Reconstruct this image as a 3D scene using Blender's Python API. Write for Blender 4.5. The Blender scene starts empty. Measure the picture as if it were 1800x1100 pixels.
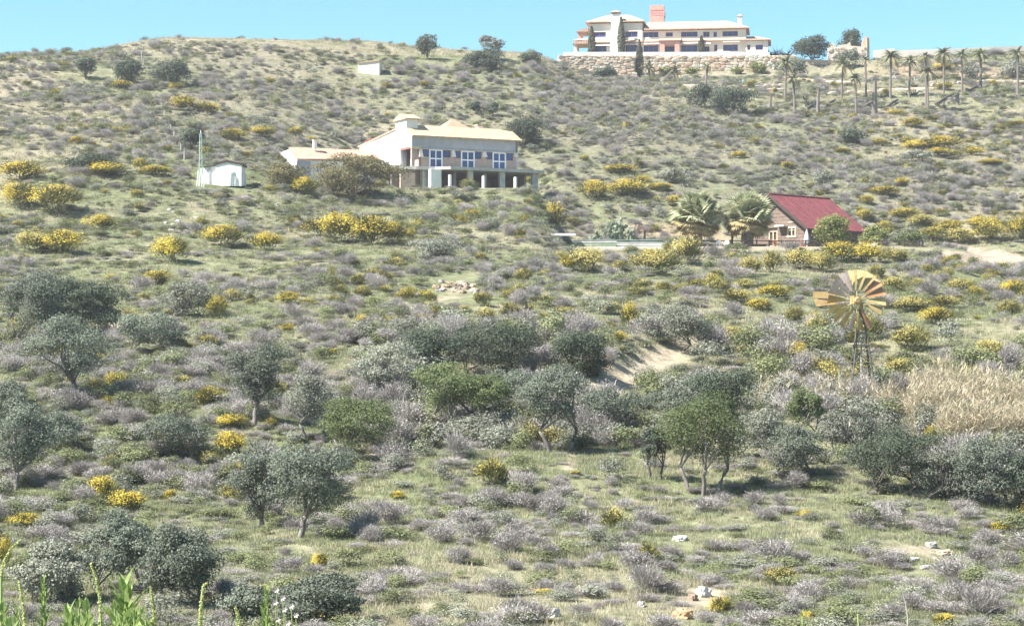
import bpy, math, random
import numpy as np
from mathutils import Vector, Matrix

# ------------------------------------------------------------------ camera, sky, sun, exposure
scene = bpy.context.scene
COL = scene.collection
FPX, CX, HY = 3600.0, 900.0, 600.0          # focal length, centre column and horizon row in photo pixels (1800 x 1100)
cam = bpy.data.cameras.new('camera'); cam_o = bpy.data.objects.new('camera', cam); COL.objects.link(cam_o)
cam.sensor_width = 36.0; cam.lens = 36.0 * FPX / 1800.0
cam.shift_y = 50.0 / 1800.0
cam.clip_start = 0.5; cam.clip_end = 12000
cam_o.location = (0, 0, 0); cam_o.rotation_euler = (math.pi / 2, 0, 0)
scene.camera = cam_o

SUN_EL = math.radians(50)
hx, hy = -0.935, -0.355
SDIR = Vector((hx * math.cos(SUN_EL), hy * math.cos(SUN_EL), math.sin(SUN_EL)))
world = bpy.data.worlds.new('World'); scene.world = world; world.use_nodes = True
nt = world.node_tree
bg = nt.nodes['Background']
sky = nt.nodes.new('ShaderNodeTexSky'); sky.sky_type = 'NISHITA'; sky.sun_disc = False
sky.sun_elevation = SUN_EL; sky.sun_rotation = math.atan2(hx, hy)
sky.altitude = 100; sky.air_density = 1.0; sky.dust_density = 0.0; sky.ozone_density = 4.0
wb = nt.nodes.new('ShaderNodeMix'); wb.data_type = 'RGBA'; wb.blend_type = 'MULTIPLY'; wb.inputs['Factor'].default_value = 1.0
wb.inputs['B'].default_value = (0.80, 1.085, 1.03, 1)          # the camera's cyan white balance, the same over the whole sky
nt.links.new(sky.outputs[0], wb.inputs['A']); nt.links.new(wb.outputs['Result'], bg.inputs[0]); bg.inputs[1].default_value = 0.06
sun = bpy.data.lights.new('sun', 'SUN'); sun.energy = 5.0; sun.angle = math.radians(0.5); sun.color = (1.0, 0.955, 0.915)
sun_o = bpy.data.objects.new('sun', sun); COL.objects.link(sun_o)
sun_o.rotation_euler = SDIR.to_track_quat('Z', 'Y').to_euler(); sun_o.location = (-300, -90, 400)
vs = scene.view_settings
vs.view_transform = 'Standard'; vs.look = 'None'; vs.exposure = 1.63; vs.gamma = 1.0; vs.use_curve_mapping = False
scene.cycles.max_bounces = 5; scene.cycles.diffuse_bounces = 3; scene.cycles.glossy_bounces = 2
scene.cycles.transmission_bounces = 3; scene.cycles.transparent_max_bounces = 4; scene.cycles.volume_bounces = 0

rng = np.random.default_rng(7)
random.seed(7)

# ------------------------------------------------------------------ helpers: noise, materials, meshes
def vnoise(x, y, seed=0):
    x = np.asarray(x, float); y = np.asarray(y, float)
    xi = np.floor(x).astype(np.int64); yi = np.floor(y).astype(np.int64)
    fx = x - xi; fy = y - yi
    fx = fx * fx * (3 - 2 * fx); fy = fy * fy * (3 - 2 * fy)
    def h(a, b):
        n = (a * 374761393 + b * 668265263 + seed * 974634777) & 0xffffffff
        n = ((n ^ (n >> 13)) * 1274126177) & 0xffffffff
        return ((n ^ (n >> 16)) & 0xffff) / 65535.0
    a = h(xi, yi); b = h(xi + 1, yi); c = h(xi, yi + 1); d = h(xi + 1, yi + 1)
    return (a * (1 - fx) + b * fx) * (1 - fy) + (c * (1 - fx) + d * fx) * fy

def fbm(x, y, seed=0, oct=4):
    s = 0; a = 0.5; t = 0
    for o in range(oct):
        s = s + a * vnoise(x * 2 ** o, y * 2 ** o, seed + o); t += a; a *= 0.5
    return s / t

MATS = {}
def mat(name, col, rough=0.8, col2=None, scale=3.0, bump=0.0, spec=0.2, metal=0.0, detail=4.0, lo=0.35, hi=0.65):
    """plain procedural material: two colours mixed by noise, optional bump"""
    if name in MATS: return MATS[name]
    m = bpy.data.materials.new(name); m.use_nodes = True; n = m.node_tree; p = n.nodes['Principled BSDF']
    p.inputs['Roughness'].default_value = rough; p.inputs['Metallic'].default_value = metal
    p.inputs['Specular IOR Level'].default_value = spec
    c4 = (*col, 1)
    p.inputs['Base Color'].default_value = c4
    if col2 is not None or bump:
        tc = n.nodes.new('ShaderNodeTexCoord'); nz = n.nodes.new('ShaderNodeTexNoise')
        nz.inputs['Scale'].default_value = scale; nz.inputs['Detail'].default_value = detail
        n.links.new(tc.outputs['Object'], nz.inputs['Vector'])
        if col2 is not None:
            r = n.nodes.new('ShaderNodeValToRGB')
            r.color_ramp.elements[0].position = lo; r.color_ramp.elements[1].position = hi
            r.color_ramp.elements[0].color = c4; r.color_ramp.elements[1].color = (*col2, 1)
            n.links.new(nz.outputs[0], r.inputs[0]); n.links.new(r.outputs[0], p.inputs['Base Color'])
        if bump:
            b = n.nodes.new('ShaderNodeBump'); b.inputs['Strength'].default_value = bump; b.inputs['Distance'].default_value = 0.05
            n.links.new(nz.outputs[0], b.inputs['Height']); n.links.new(b.outputs[0], p.inputs['Normal'])
    MATS[name] = m
    return m

def leaf_mat(name, col, col2, trans=0.25, vary=0.35, rough=None):
    """foliage: colour differs from leaf to leaf (face attribute 'tint') and from plant to plant (object random)"""
    if name in MATS: return MATS[name]
    m = bpy.data.materials.new(name); m.use_nodes = True; n = m.node_tree; n.nodes.clear()
    out = n.nodes.new('ShaderNodeOutputMaterial')
    at = n.nodes.new('ShaderNodeAttribute'); at.attribute_name = 'tint'
    mx = n.nodes.new('ShaderNodeMix'); mx.data_type = 'RGBA'
    mx.inputs['A'].default_value = (*col, 1); mx.inputs['B'].default_value = (*col2, 1)
    n.links.new(at.outputs['Fac'], mx.inputs['Factor'])
    oi = n.nodes.new('ShaderNodeObjectInfo')
    mr = n.nodes.new('ShaderNodeMapRange'); mr.inputs['To Min'].default_value = 1 - vary; mr.inputs['To Max'].default_value = 1 + vary
    n.links.new(oi.outputs['Random'], mr.inputs['Value'])
    sc_ = n.nodes.new('ShaderNodeVectorMath'); sc_.operation = 'SCALE'
    n.links.new(mx.outputs['Result'], sc_.inputs[0]); n.links.new(mr.outputs[0], sc_.inputs['Scale'])
    d = n.nodes.new('ShaderNodeBsdfDiffuse'); t = n.nodes.new('ShaderNodeBsdfTranslucent'); ms = n.nodes.new('ShaderNodeMixShader')
    ms.inputs[0].default_value = trans
    n.links.new(sc_.outputs[0], d.inputs[0]); n.links.new(sc_.outputs[0], t.inputs[0])
    n.links.new(d.outputs[0], ms.inputs[1]); n.links.new(t.outputs[0], ms.inputs[2])
    fin = ms
    if rough:
        g = n.nodes.new('ShaderNodeBsdfGlossy'); g.inputs['Roughness'].default_value = rough; g.inputs['Color'].default_value = (.9, .95, 1, 1)
        m2 = n.nodes.new('ShaderNodeMixShader'); m2.inputs[0].default_value = 0.06
        n.links.new(ms.outputs[0], m2.inputs[1]); n.links.new(g.outputs[0], m2.inputs[2]); fin = m2
    n.links.new(fin.outputs[0], out.inputs['Surface'])
    MATS[name] = m
    return m

class MB:
    """collects polygons for one mesh"""
    def __init__(s): s.v = []; s.f = []; s.m = []
    def add(s, vs_, fs, mi=0):
        o = len(s.v); s.v += [tuple(v) for v in vs_]
        for f in fs: s.f.append(tuple(i + o for i in f)); s.m.append(mi)
        return s
    def box(s, x0, x1, y0, y1, z0, z1, mi=0):
        return s.add([(x0, y0, z0), (x1, y0, z0), (x1, y1, z0), (x0, y1, z0), (x0, y0, z1), (x1, y0, z1), (x1, y1, z1), (x0, y1, z1)],
                     [(0, 3, 2, 1), (4, 5, 6, 7), (0, 1, 5, 4), (1, 2, 6, 5), (2, 3, 7, 6), (3, 0, 4, 7)], mi)
    def hexa(s, lo4, hi4, mi=0):
        return s.add(list(lo4) + list(hi4), [(0, 3, 2, 1), (4, 5, 6, 7), (0, 1, 5, 4), (1, 2, 6, 5), (2, 3, 7, 6), (3, 0, 4, 7)], mi)
    def prism(s, poly, off, mi=0):
        """closed prism: polygon of 3-D points extruded by off"""
        n = len(poly); a = [Vector(p) for p in poly]; b = [p + Vector(off) for p in a]
        return s.add(a + b, [tuple(range(n))[::-1], tuple(range(n, 2 * n))] + [(i, (i + 1) % n, n + (i + 1) % n, n + i) for i in range(n)], mi)
    def tube(s, pts, rad, n=6, mi=0, cap=True):
        pts = [Vector(p) for p in pts]; rings = []
        if not hasattr(rad, '__len__'): rad = [rad] * len(pts)
        o = len(s.v)
        for i, p in enumerate(pts):
            d = (pts[min(i + 1, len(pts) - 1)] - pts[max(i - 1, 0)]).normalized()
            u = d.cross(Vector((0, 0, 1)) if abs(d.z) < .9 else Vector((1, 0, 0))).normalized(); w = d.cross(u)
            for k in range(n):
                a = 2 * math.pi * k / n; s.v.append(tuple(p + (u * math.cos(a) + w * math.sin(a)) * rad[i]))
        for i in range(len(pts) - 1):
            for k in range(n):
                s.f.append((o + i * n + k, o + i * n + (k + 1) % n, o + (i + 1) * n + (k + 1) % n, o + (i + 1) * n + k)); s.m.append(mi)
        if cap:
            s.f.append(tuple(range(o, o + n))[::-1]); s.m.append(mi)
            e = o + (len(pts) - 1) * n; s.f.append(tuple(range(e, e + n))); s.m.append(mi)
        return s
    def mesh(s, name, mats, smooth=False):
        me = bpy.data.meshes.new(name); me.from_pydata(s.v, [], s.f)
        for m in (mats if isinstance(mats, (list, tuple)) else [mats]): me.materials.append(m)
        me.polygons.foreach_set('material_index', s.m)
        if smooth: me.polygons.foreach_set('use_smooth', [True] * len(s.f))
        me.update(); return me
    def build(s, name, mats, parent=None, smooth=False):
        return link(name, s.mesh(name, mats, smooth), parent)

def link(name, me, parent=None, loc=None, rot=None, scale=None):
    o = bpy.data.objects.new(name, me); COL.objects.link(o)
    if parent is not None: o.parent = parent
    if loc is not None: o.location = loc
    if rot is not None: o.rotation_euler = rot
    if scale is not None: o.scale = scale
    return o
def tag(o, label, cat, group=None, kind=None):
    o['label'] = label; o['category'] = cat
    if group: o['group'] = group
    if kind: o['kind'] = kind
    return o
def thing(name, label, cat, loc, rz=0.0, group=None, scale=None):
    o = link(name, None, None, loc, (0, 0, rz), scale); o.empty_display_size = 0.2
    return tag(o, label, cat, group)
def struct(o): o['kind'] = 'structure'; return o

def quads_mesh(name, V, mats, tint=None, midx=None, tri=False):
    """V: (N,4,3) quads (or (N,3,3) triangles), one island each, with a per-face tint"""
    N, k = V.shape[0], V.shape[1]
    me = bpy.data.meshes.new(name)
    me.vertices.add(N * k); me.vertices.foreach_set('co', V.reshape(-1).astype(np.float32))
    me.loops.add(N * k); me.loops.foreach_set('vertex_index', np.arange(N * k, dtype=np.int32))
    me.polygons.add(N); me.polygons.foreach_set('loop_start', np.arange(0, N * k, k, dtype=np.int32))
    me.polygons.foreach_set('loop_total', np.full(N, k, dtype=np.int32))
    for m in (mats if isinstance(mats, (list, tuple)) else [mats]): me.materials.append(m)
    if midx is not None: me.polygons.foreach_set('material_index', midx.astype(np.int32))
    me.update(calc_edges=True)
    a = me.attributes.new('tint', 'FLOAT', 'FACE')
    a.data.foreach_set('value', (tint if tint is not None else np.random.default_rng(1).random(N)).astype(np.float32))
    me.validate()
    return me

def unit(v): return v / np.maximum(np.linalg.norm(v, axis=-1, keepdims=True), 1e-9)
def rnd_dir(r, n): return unit(r.normal(size=(n, 3)))

def leaves(r, C, Nrm, size, aspect=0.5):
    """rhombic leaves at C with normals near Nrm"""
    n = len(C)
    N_ = unit(Nrm + 0.9 * rnd_dir(r, n))
    U = unit(np.cross(N_, rnd_dir(r, n))); W = np.cross(N_, U)
    s = (size * (0.6 + 0.8 * r.random(n)))[:, None]
    return np.stack([C - U * s, C - W * s * aspect, C + U * s, C + W * s * aspect], 1)
def sticks(r, C, D, length, width):
    """thin triangles (twigs, blades) starting at C along D"""
    n = len(C); L = (length * (0.6 + 0.8 * r.random(n)))[:, None]
    D = unit(D); S = unit(np.cross(D, rnd_dir(r, n))) * (width * (0.7 + 0.6 * r.random(n)))[:, None]
    return np.stack([C - S, C + S, C + D * L], 1)
def tri2quad(T): return np.concatenate([T, T[:, 2:3] + (T[:, 1:2] - T[:, 0:1]) * 0.15], 1)

# ------------------------------------------------------------------ terrain
def r_(Y, row): return (Y, (HY - row) / FPX * Y)
near = [(-200, -1.0), (-60, -1.3), (0, -1.7), (14, -2.3), (30, -5.2), (48, -8.7)]
low = [r_(62, 1100), r_(77, 1000), r_(86, 945), r_(98, 850), r_(114, 745), r_(136, 650)]
def fall(Y, z): return [(Y + 30, z - 4), (Y + 150, z - 28), (Y + 600, 5), (4000, 0), (9000, 0)]
PAD = 60.5
TER = 10.9
cols = {}
def column(px, pts, crest):
    cols[px] = near + low + pts + [crest] + fall(*crest)
for px in (-6000, -800, 0):
    column(px, [r_(155, 570), r_(185, 480), r_(215, 400), r_(250, 312), r_(280, 250), r_(330, 175)], r_(385, 106))
column(150, [r_(155, 570), r_(185, 480), r_(215, 400), r_(250, 314), r_(280, 255), r_(335, 165)], r_(392, 98))
column(300, [r_(155, 570), r_(185, 480), r_(215, 400), r_(250, 319), r_(280, 265), r_(345, 150)], r_(400, 73))
column(450, [r_(155, 568), r_(188, 478), r_(220, 402), r_(250, 335), r_(280, 280), r_(345, 160)], r_(402, 76))
column(560, [r_(155, 565), r_(190, 475), r_(225, 405), r_(255, 348), (272, 20.2), (290, 21.5), (305, 26.5), r_(350, 170)], r_(405, 77))
for px, top in ((640, 79), (760, 92), (930, 100)):
    column(px, [r_(160, 560), r_(192, 475), r_(225, 415), r_(252, 366), (272, 20.3), (300, 20.5), (315, 27.5), r_(352, 175)], r_(410, top))
column(990, [r_(160, 560), r_(195, 478), (228, 10.1), (236, 10.8), (262, 11.2), r_(285, 368), r_(312, 288), r_(352, 195), r_(405, 120)], (426, 57.0))
for px in (1040, 1130):
    column(px, [r_(160, 560), r_(195, 482), (228, 10.1), (236, TER), (262, TER), r_(285, 375), r_(315, 287), r_(355, 200), r_(400, 150), (425, 54.6), (430, 55.5), (434.5, PAD)], (470, PAD))
for px in (1250, 1385):
    column(px, [r_(160, 560), r_(195, 485), (228, 10.1), (236, TER), (266, TER), r_(285, 385), r_(320, 280), r_(360, 205), r_(395, 157), (426, 55.3), (430, 56.3), (434.5, PAD)], (470, PAD))
column(1440, [r_(160, 560), r_(195, 488), (228, 10.1), (236, TER), (268, TER), r_(285, 392), r_(320, 292), r_(360, 215), r_(392, 168), (420, 53.8), (430, 56.0), (435, 59.2)], (455, 60.6))
column(1540, [r_(160, 560), r_(195, 490), (228, 10.1), (236, TER), (268, TER), r_(285, 395), r_(320, 300), r_(360, 222), r_(390, 174), (415, 53.0)], (447, 61.2))
column(1640, [r_(160, 560), r_(195, 493), (228, 9.9), (236, 10.8), (266, TER), r_(285, 395), r_(320, 303), r_(360, 224), r_(390, 170), (415, 53.6)], (448, 61.9))
for px in (1800, 2500, 8000):
    column(px, [r_(165, 550), r_(200, 508), (222, 7.9), (237, 10.2), (262, 11.0), r_(285, 395), r_(320, 308), r_(360, 224), r_(390, 167), (420, 54.4)], r_(450, 95))

def pchip(x, y, xq):
    x = np.asarray(x, float); y = np.asarray(y, float)
    h = np.diff(x); d = np.diff(y, axis=0) / (h if y.ndim == 1 else h[:, None])
    m = np.zeros_like(y)
    if y.ndim == 1: w1 = 2 * h[1:] + h[:-1]; w2 = h[1:] + 2 * h[:-1]
    else: w1 = (2 * h[1:] + h[:-1])[:, None]; w2 = (h[1:] + 2 * h[:-1])[:, None]
    ok = d[:-1] * d[1:] > 0
    with np.errstate(divide='ignore', invalid='ignore'):
        hm = (w1 + w2) / (w1 / d[:-1] + w2 / d[1:])
    m[1:-1] = np.where(ok, hm, 0); m[0] = d[0]; m[-1] = d[-1]
    i = np.clip(np.searchsorted(x, xq) - 1, 0, len(x) - 2)
    hh = h[i]; t = (xq - x[i]) / hh
    if y.ndim > 1: hh = hh[:, None]; t = t[:, None]
    return ((1 + 2 * t) * (1 - t) ** 2) * y[i] + t * (1 - t) ** 2 * hh * m[i] + t * t * (3 - 2 * t) * y[i + 1] + t * t * (t - 1) * hh * m[i + 1]

YG = np.concatenate([np.arange(-200, 40, 4.0), np.arange(40, 500, 0.5), np.arange(500, 9001, 25.0)])
PG = np.concatenate([np.arange(-6000, -400, 100.0), np.arange(-400, 2400, 5.0), np.arange(2400, 8001, 100.0)])
_k = sorted(cols)
_T = np.array([pchip([p[0] for p in cols[k]], [p[1] for p in cols[k]], YG) for k in _k])
TAB = pchip(np.array(_k, float), _T, PG)
def hbase(X, Y):
    X = np.asarray(X, float); Y = np.asarray(Y, float)
    px = CX + FPX * X / np.maximum(Y, 50.0)
    px = np.clip(px, PG[0], PG[-1] - 1); yy = np.clip(Y, YG[0], YG[-1] - 1)
    i = np.clip(np.searchsorted(PG, px) - 1, 0, len(PG) - 2); j = np.clip(np.searchsorted(YG, yy) - 1, 0, len(YG) - 2)
    a = (px - PG[i]) / (PG[i + 1] - PG[i]); b = (yy - YG[j]) / (YG[j + 1] - YG[j])
    return (TAB[i, j] * (1 - a) + TAB[i + 1, j] * a) * (1 - b) + (TAB[i, j + 1] * (1 - a) + TAB[i + 1, j + 1] * a) * b
def project(X, Y, Z): return CX + FPX * X / Y, HY - FPX * Z / Y
def flatmask(X, Y):
    """1 on natural slope, 0 on the levelled building platforms"""
    px = CX + FPX * X / np.maximum(Y, 50)
    m = np.ones_like(px)
    for (p0, p1, y0, y1) in ((600, 960, 262, 304), (985, 1690, 218, 268), (970, 1560, 424, 480), (1500, 2600, 440, 470), (330, 440, 246, 256)):
        w = np.clip(np.minimum.reduce([(px - p0) / 30, (p1 - px) / 30, (Y - y0) / 3, (y1 - Y) / 3]) + 1, 0, 1)
        m = m * (1 - w)
    return m
def height(X, Y):
    X = np.asarray(X, float); Y = np.asarray(Y, float)
    n = (fbm(X / 14, Y / 14, 3, 3) - .5) * 1.7 + (fbm(X / 4.5, Y / 4.5, 9, 2) - .5) * .45
    n += (fbm(X / 45, Y / 45, 21, 2) - .5) * 2.2
    pp = CX + FPX * X / np.maximum(Y, 50); u = np.clip((pp - 1030) / 200, 0, 1); yc = 127 + 20 * u       # grassy spur falling across the slope
    n = n + 1.3 * np.exp(-((Y - yc) / 5.0) ** 2) * np.clip((pp - 1000) / 50, 0, 1) * np.clip((1280 - pp) / 60, 0, 1)
    amp = np.clip((Y - 52) / 30, 0, 1) * flatmask(X, Y) * np.clip(1.1 - np.clip(Y - 335, 0, 1e9) / 55, .12, 1)
    return hbase(X, Y) + n * amp
def H(x, y): return float(height(np.array([x]), np.array([y]))[0])

def ground_at(px, row, ymin=56.0):
    """where the line of sight through a photo pixel first meets the ground"""
    Y = np.arange(ymin, 480, 0.25); X = (px - CX) / FPX * Y
    rr = HY - FPX * height(X, Y) / Y
    hit = np.nonzero(rr <= row)[0]
    i = hit[0] if len(hit) else int(np.argmin(rr))
    return Vector((X[i], Y[i], H(X[i], Y[i])))

# colour patches of the ground itself: (px, row, radius px, radius rows, colour index, strength)
GRASS, PALE, STRAW, SOIL, ORANGE, GREY = (.140, .158, .078), (.205, .205, .125), (.245, .218, .152), (.35, .285, .215), (.40, .27, .18), (.30, .275, .24)
HAY = (.36, .305, .215)
SCRUB = (.150, .150, .100)
patches = [
    (1250, 290, 420, 110, SCRUB, .75), (1650, 320, 300, 60, SCRUB, .7), (850, 170, 330, 60, SCRUB, .7), (450, 200, 220, 70, SCRUB, .6), (900, 280, 120, 50, SCRUB, .5), (1700, 130, 200, 30, SCRUB, .5),
    (70, 280, 110, 22, STRAW, 1.0), (40, 200, 140, 55, STRAW, .8), (180, 225, 90, 35, STRAW, .7), (330, 105, 300, 26, SCRUB, .6), (330, 88, 300, 14, STRAW, .5), (600, 90, 160, 12, STRAW, .9),
    (1065, 680, 50, 22, HAY, 1.3), (1110, 655, 60, 26, HAY, 1.3), (1155, 630, 50, 24, HAY, 1.3), (1200, 608, 40, 18, HAY, 1.1), (1725, 453, 95, 14, SOIL, 1.4), (1790, 470, 60, 10, SOIL, 1.2),
    (752, 772, 34, 10, ORANGE, .9), (1000, 812, 12, 26, SOIL, .8), (222, 572, 45, 7, SOIL, 1.0), (690, 800, 70, 7, SOIL, .8), (470, 940, 60, 12, SOIL, .5),
    (1060, 878, 140, 7, SOIL, .6), (930, 850, 60, 7, SOIL, .4), (1590, 965, 70, 11, SOIL, .9), (1680, 985, 80, 6, SOIL, .5), (1235, 1050, 60, 26, SOIL, .8), (640, 962, 40, 8, ORANGE, .6),
    (1150, 433, 190, 5, GREY, 1.0), (1420, 436, 220, 4, SOIL, .6), (1180, 405, 60, 18, ORANGE, .55), (1240, 415, 80, 14, ORANGE, .5), (1010, 395, 50, 22, STRAW, .6), (800, 508, 24, 11, SOIL, .5),
    (330, 345, 260, 40, GRASS, .8), (680, 370, 170, 28, GRASS, .8), (300, 690, 240, 45, GRASS, .9), (130, 830, 160, 80, GRASS, .8), (850, 592, 60, 18, GRASS, .8), (1200, 490, 110, 14, PALE, 1.0),
    (1700, 655, 90, 16, GRASS, .7), (1000, 900, 260, 60, PALE, .8), (1400, 930, 260, 60, PALE, .8), (1600, 1040, 260, 60, PALE, .8), (800, 480, 120, 14, GRASS, .6), (1000, 1040, 260, 60, PALE, .5),
    (1650, 245, 180, 40, STRAW, .9), (1600, 180, 200, 18, PALE, .7), (1650, 125, 160, 14, ORANGE, .5), (1330, 160, 140, 12, PALE, .8), (1560, 160, 240, 6, STRAW, .6), (1440, 160, 90, 14, GRASS, .5),
    (410, 945, 70, 14, STRAW, .5), (870, 450, 60, 12, GRASS, .5), (540, 510, 40, 14, STRAW, .5), (950, 520, 60, 14, STRAW, .7), (350, 365, 40, 12, SOIL, .5), (320, 408, 40, 8, SOIL, .6), (640, 200, 60, 25, STRAW, .4)]

def build_ground():
    v = np.concatenate([np.linspace(-9000, -1400, 40)[:-1], np.linspace(-1400, 1400, 330), np.linspace(1400, 9000, 40)[1:]])
    y = np.concatenate([np.linspace(-120, 56, 45)[:-1], np.arange(56, 150, .8), np.arange(150, 478, 1.25), np.geomspace(478, 7000, 40)])
    V, Yg = np.meshgrid(v, y); X = V * (np.maximum(Yg, -60) + 110) / FPX; Y = Yg
    Z = height(X, Y)
    nv, ny = len(v), len(y)
    P = np.stack([X, Y, Z], -1).reshape(-1, 3)
    idx = np.arange(nv * ny).reshape(ny, nv)
    F = np.stack([idx[:-1, :-1], idx[:-1, 1:], idx[1:, 1:], idx[1:, :-1]], -1).reshape(-1, 4)
    me = bpy.data.meshes.new('hillside')
    me.vertices.add(len(P)); me.vertices.foreach_set('co', P.reshape(-1).astype(np.float32))
    me.loops.add(F.size); me.loops.foreach_set('vertex_index', F.reshape(-1).astype(np.int32))
    me.polygons.add(len(F)); me.polygons.foreach_set('loop_start', np.arange(0, F.size, 4, dtype=np.int32)); me.polygons.foreach_set('loop_total', np.full(len(F), 4, dtype=np.int32))
    me.update(calc_edges=True); me.polygons.foreach_set('use_smooth', np.ones(len(F), bool))
    x, yy, z = P.T
    px, row = project(x, np.maximum(yy, 20), z)
    n1 = fbm(x / 9, yy / 9, 31, 4); n2 = fbm(x / 22, yy / 22, 41, 3); n3 = fbm(x / 3, yy / 3, 51, 3)
    G, Pl, St, So = map(np.array, (GRASS, PALE, STRAW, SOIL))
    dry = np.clip((yy - 250) / 130, 0, 1) * .22 + .10
    col = G + (Pl - G) * np.clip((n1 - .35) * 3.2, 0, 1)[:, None]
    col = col + (St - col) * np.clip((n2 - .62 + dry) * 2.6, 0, 1)[:, None]
    col = col + (So - col) * np.clip((n3 - .60) * 4, 0, .75)[:, None]
    for (p, r, rx, ry, c, s) in patches:
        d = ((px - p) / rx) ** 2 + ((row - r) / ry) ** 2
        w = np.clip(s * np.clip(1.25 - d + (n3 - .5) * 1.6, 0, 1), 0, 1)
        col = col + (np.array(c) - col) * w[:, None]
    a = me.attributes.new('cover', 'FLOAT_COLOR', 'POINT')
    a.data.foreach_set('color', np.concatenate([col, np.ones((len(P), 1))], 1).reshape(-1).astype(np.float32))
    m = bpy.data.materials.new('ground_cover'); m.use_nodes = True; n = m.node_tree; p = n.nodes['Principled BSDF']
    p.inputs['Roughness'].default_value = 0.95; p.inputs['Specular IOR Level'].default_value = 0.05
    at = n.nodes.new('ShaderNodeAttribute'); at.attribute_name = 'cover'
    tc = n.nodes.new('ShaderNodeTexCoord')
    def noise(sc_, det):
        k = n.nodes.new('ShaderNodeTexNoise'); k.inputs['Scale'].default_value = sc_; k.inputs['Detail'].default_value = det
        n.links.new(tc.outputs['Object'], k.inputs['Vector']); return k
    a1 = noise(1.3, 8); a2 = noise(6.0, 5)
    mr = n.nodes.new('ShaderNodeMapRange'); mr.inputs['From Min'].default_value = .3; mr.inputs['From Max'].default_value = .7
    mr.inputs['To Min'].default_value = .65; mr.inputs['To Max'].default_value = 1.22
    n.links.new(a1.outputs[0], mr.inputs[0])
    vm = n.nodes.new('ShaderNodeVectorMath'); vm.operation = 'SCALE'
    n.links.new(at.outputs['Color'], vm.inputs[0]); n.links.new(mr.outputs[0], vm.inputs['Scale'])
    mx = n.nodes.new('ShaderNodeMix'); mx.data_type = 'RGBA'; mx.inputs['B'].default_value = (.22, .18, .13, 1)
    rp = n.nodes.new('ShaderNodeMapRange'); rp.inputs['From Min'].default_value = .55; rp.inputs['From Max'].default_value = .72; rp.inputs['To Max'].default_value = .6
    n.links.new(a2.outputs[0], rp.inputs[0]); n.links.new(rp.outputs[0], mx.inputs['Factor']); n.links.new(vm.outputs[0], mx.inputs['A'])
    n.links.new(mx.outputs['Result'], p.inputs['Base Color'])
    b = n.nodes.new('ShaderNodeBump'); b.inputs['Strength'].default_value = .9; b.inputs['Distance'].default_value = .25
    n.links.new(a1.outputs[0], b.inputs['Height']); n.links.new(b.outputs[0], p.inputs['Normal'])
    me.materials.append(m)
    struct(link('hillside', me))
build_ground()

# ------------------------------------------------------------------ local frames for buildings
class Frame:
    """origin at pixel column px and distance Y, height z; a = along the facade, b = away into the hill, c = up"""
    def __init__(s, px, Y, z, deg):
        s.o = Vector(((px - CX) / FPX * Y, Y, z)); s.t = math.radians(deg)
        s.e1 = Vector((math.cos(s.t), math.sin(s.t), 0)); s.e2 = Vector((-math.sin(s.t), math.cos(s.t), 0))
    def ac(s, px, row, b=0.0):
        d = Vector(((px - CX) / FPX, 1.0, (HY - row) / FPX))
        k = (s.o.dot(s.e2) + b) / d.dot(s.e2); p = d * k - s.o
        return p.dot(s.e1), p.z
    def a(s, px, b=0.0): return s.ac(px, 0, b)[0]
    def c(s, row, px, b=0.0): return s.ac(px, row, b)[1]
    def world(s, a, b, c): return s.o + s.e1 * a + s.e2 * b + Vector((0, 0, c))
def wall_cells(mb, a0, a1, c0, c1, b0, b1, holes, mi=0):
    """a wall in the a-c plane, thickness b0..b1, with rectangular openings"""
    xs = sorted({a0, a1, *[max(a0, min(a1, h[0])) for h in holes], *[max(a0, min(a1, h[1])) for h in holes]})
    for i in range(len(xs) - 1):
        xa, xb = xs[i], xs[i + 1]
        if xb - xa < 1e-4: continue
        hs = sorted([(h[2], h[3]) for h in holes if h[0] <= xa + 1e-5 and h[1] >= xb - 1e-5])
        z = c0
        for (za, zb) in hs:
            if za > z + 1e-4: mb.box(xa, xb, b0, b1, z, za, mi)
            z = max(z, zb)
        if z < c1 - 1e-4: mb.box(xa, xb, b0, b1, z, c1, mi)
    return mb
def window(parent, a0, a1, c0, c1, b, glass, frame, fw=0.08, mull=1, name='window', trans=0):
    w = MB().box(a0 - .02, a1 + .02, b, b + .04, c0 - .02, c1 + .02).build(name, glass, parent)
    f = MB(); d0, d1 = b - .06, b - .003
    f.box(a0 - .03, a0 + fw, d0, d1, c0 - .03, c1 + .03); f.box(a1 - fw, a1 + .03, d0, d1, c0 - .03, c1 + .03)
    f.box(a0 + fw, a1 - fw, d0 + .003, d1, c0 - .03, c0 + fw); f.box(a0 + fw, a1 - fw, d0 + .003, d1, c1 - fw, c1 + .03)
    for k in range(mull):
        m_ = a0 + (a1 - a0) * (k + 1) / (mull + 1); f.box(m_ - fw * .45, m_ + fw * .45, d0 + .006, d1, c0 + fw, c1 - fw)
    for k in range(trans):
        m_ = c0 + (c1 - c0) * (k + 1) / (trans + 1); f.box(a0 + fw, a1 - fw, d0 + .009, d1, m_ - fw * .5, m_ + fw * .5)
    f.build('frame', frame, w)
    return w

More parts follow.
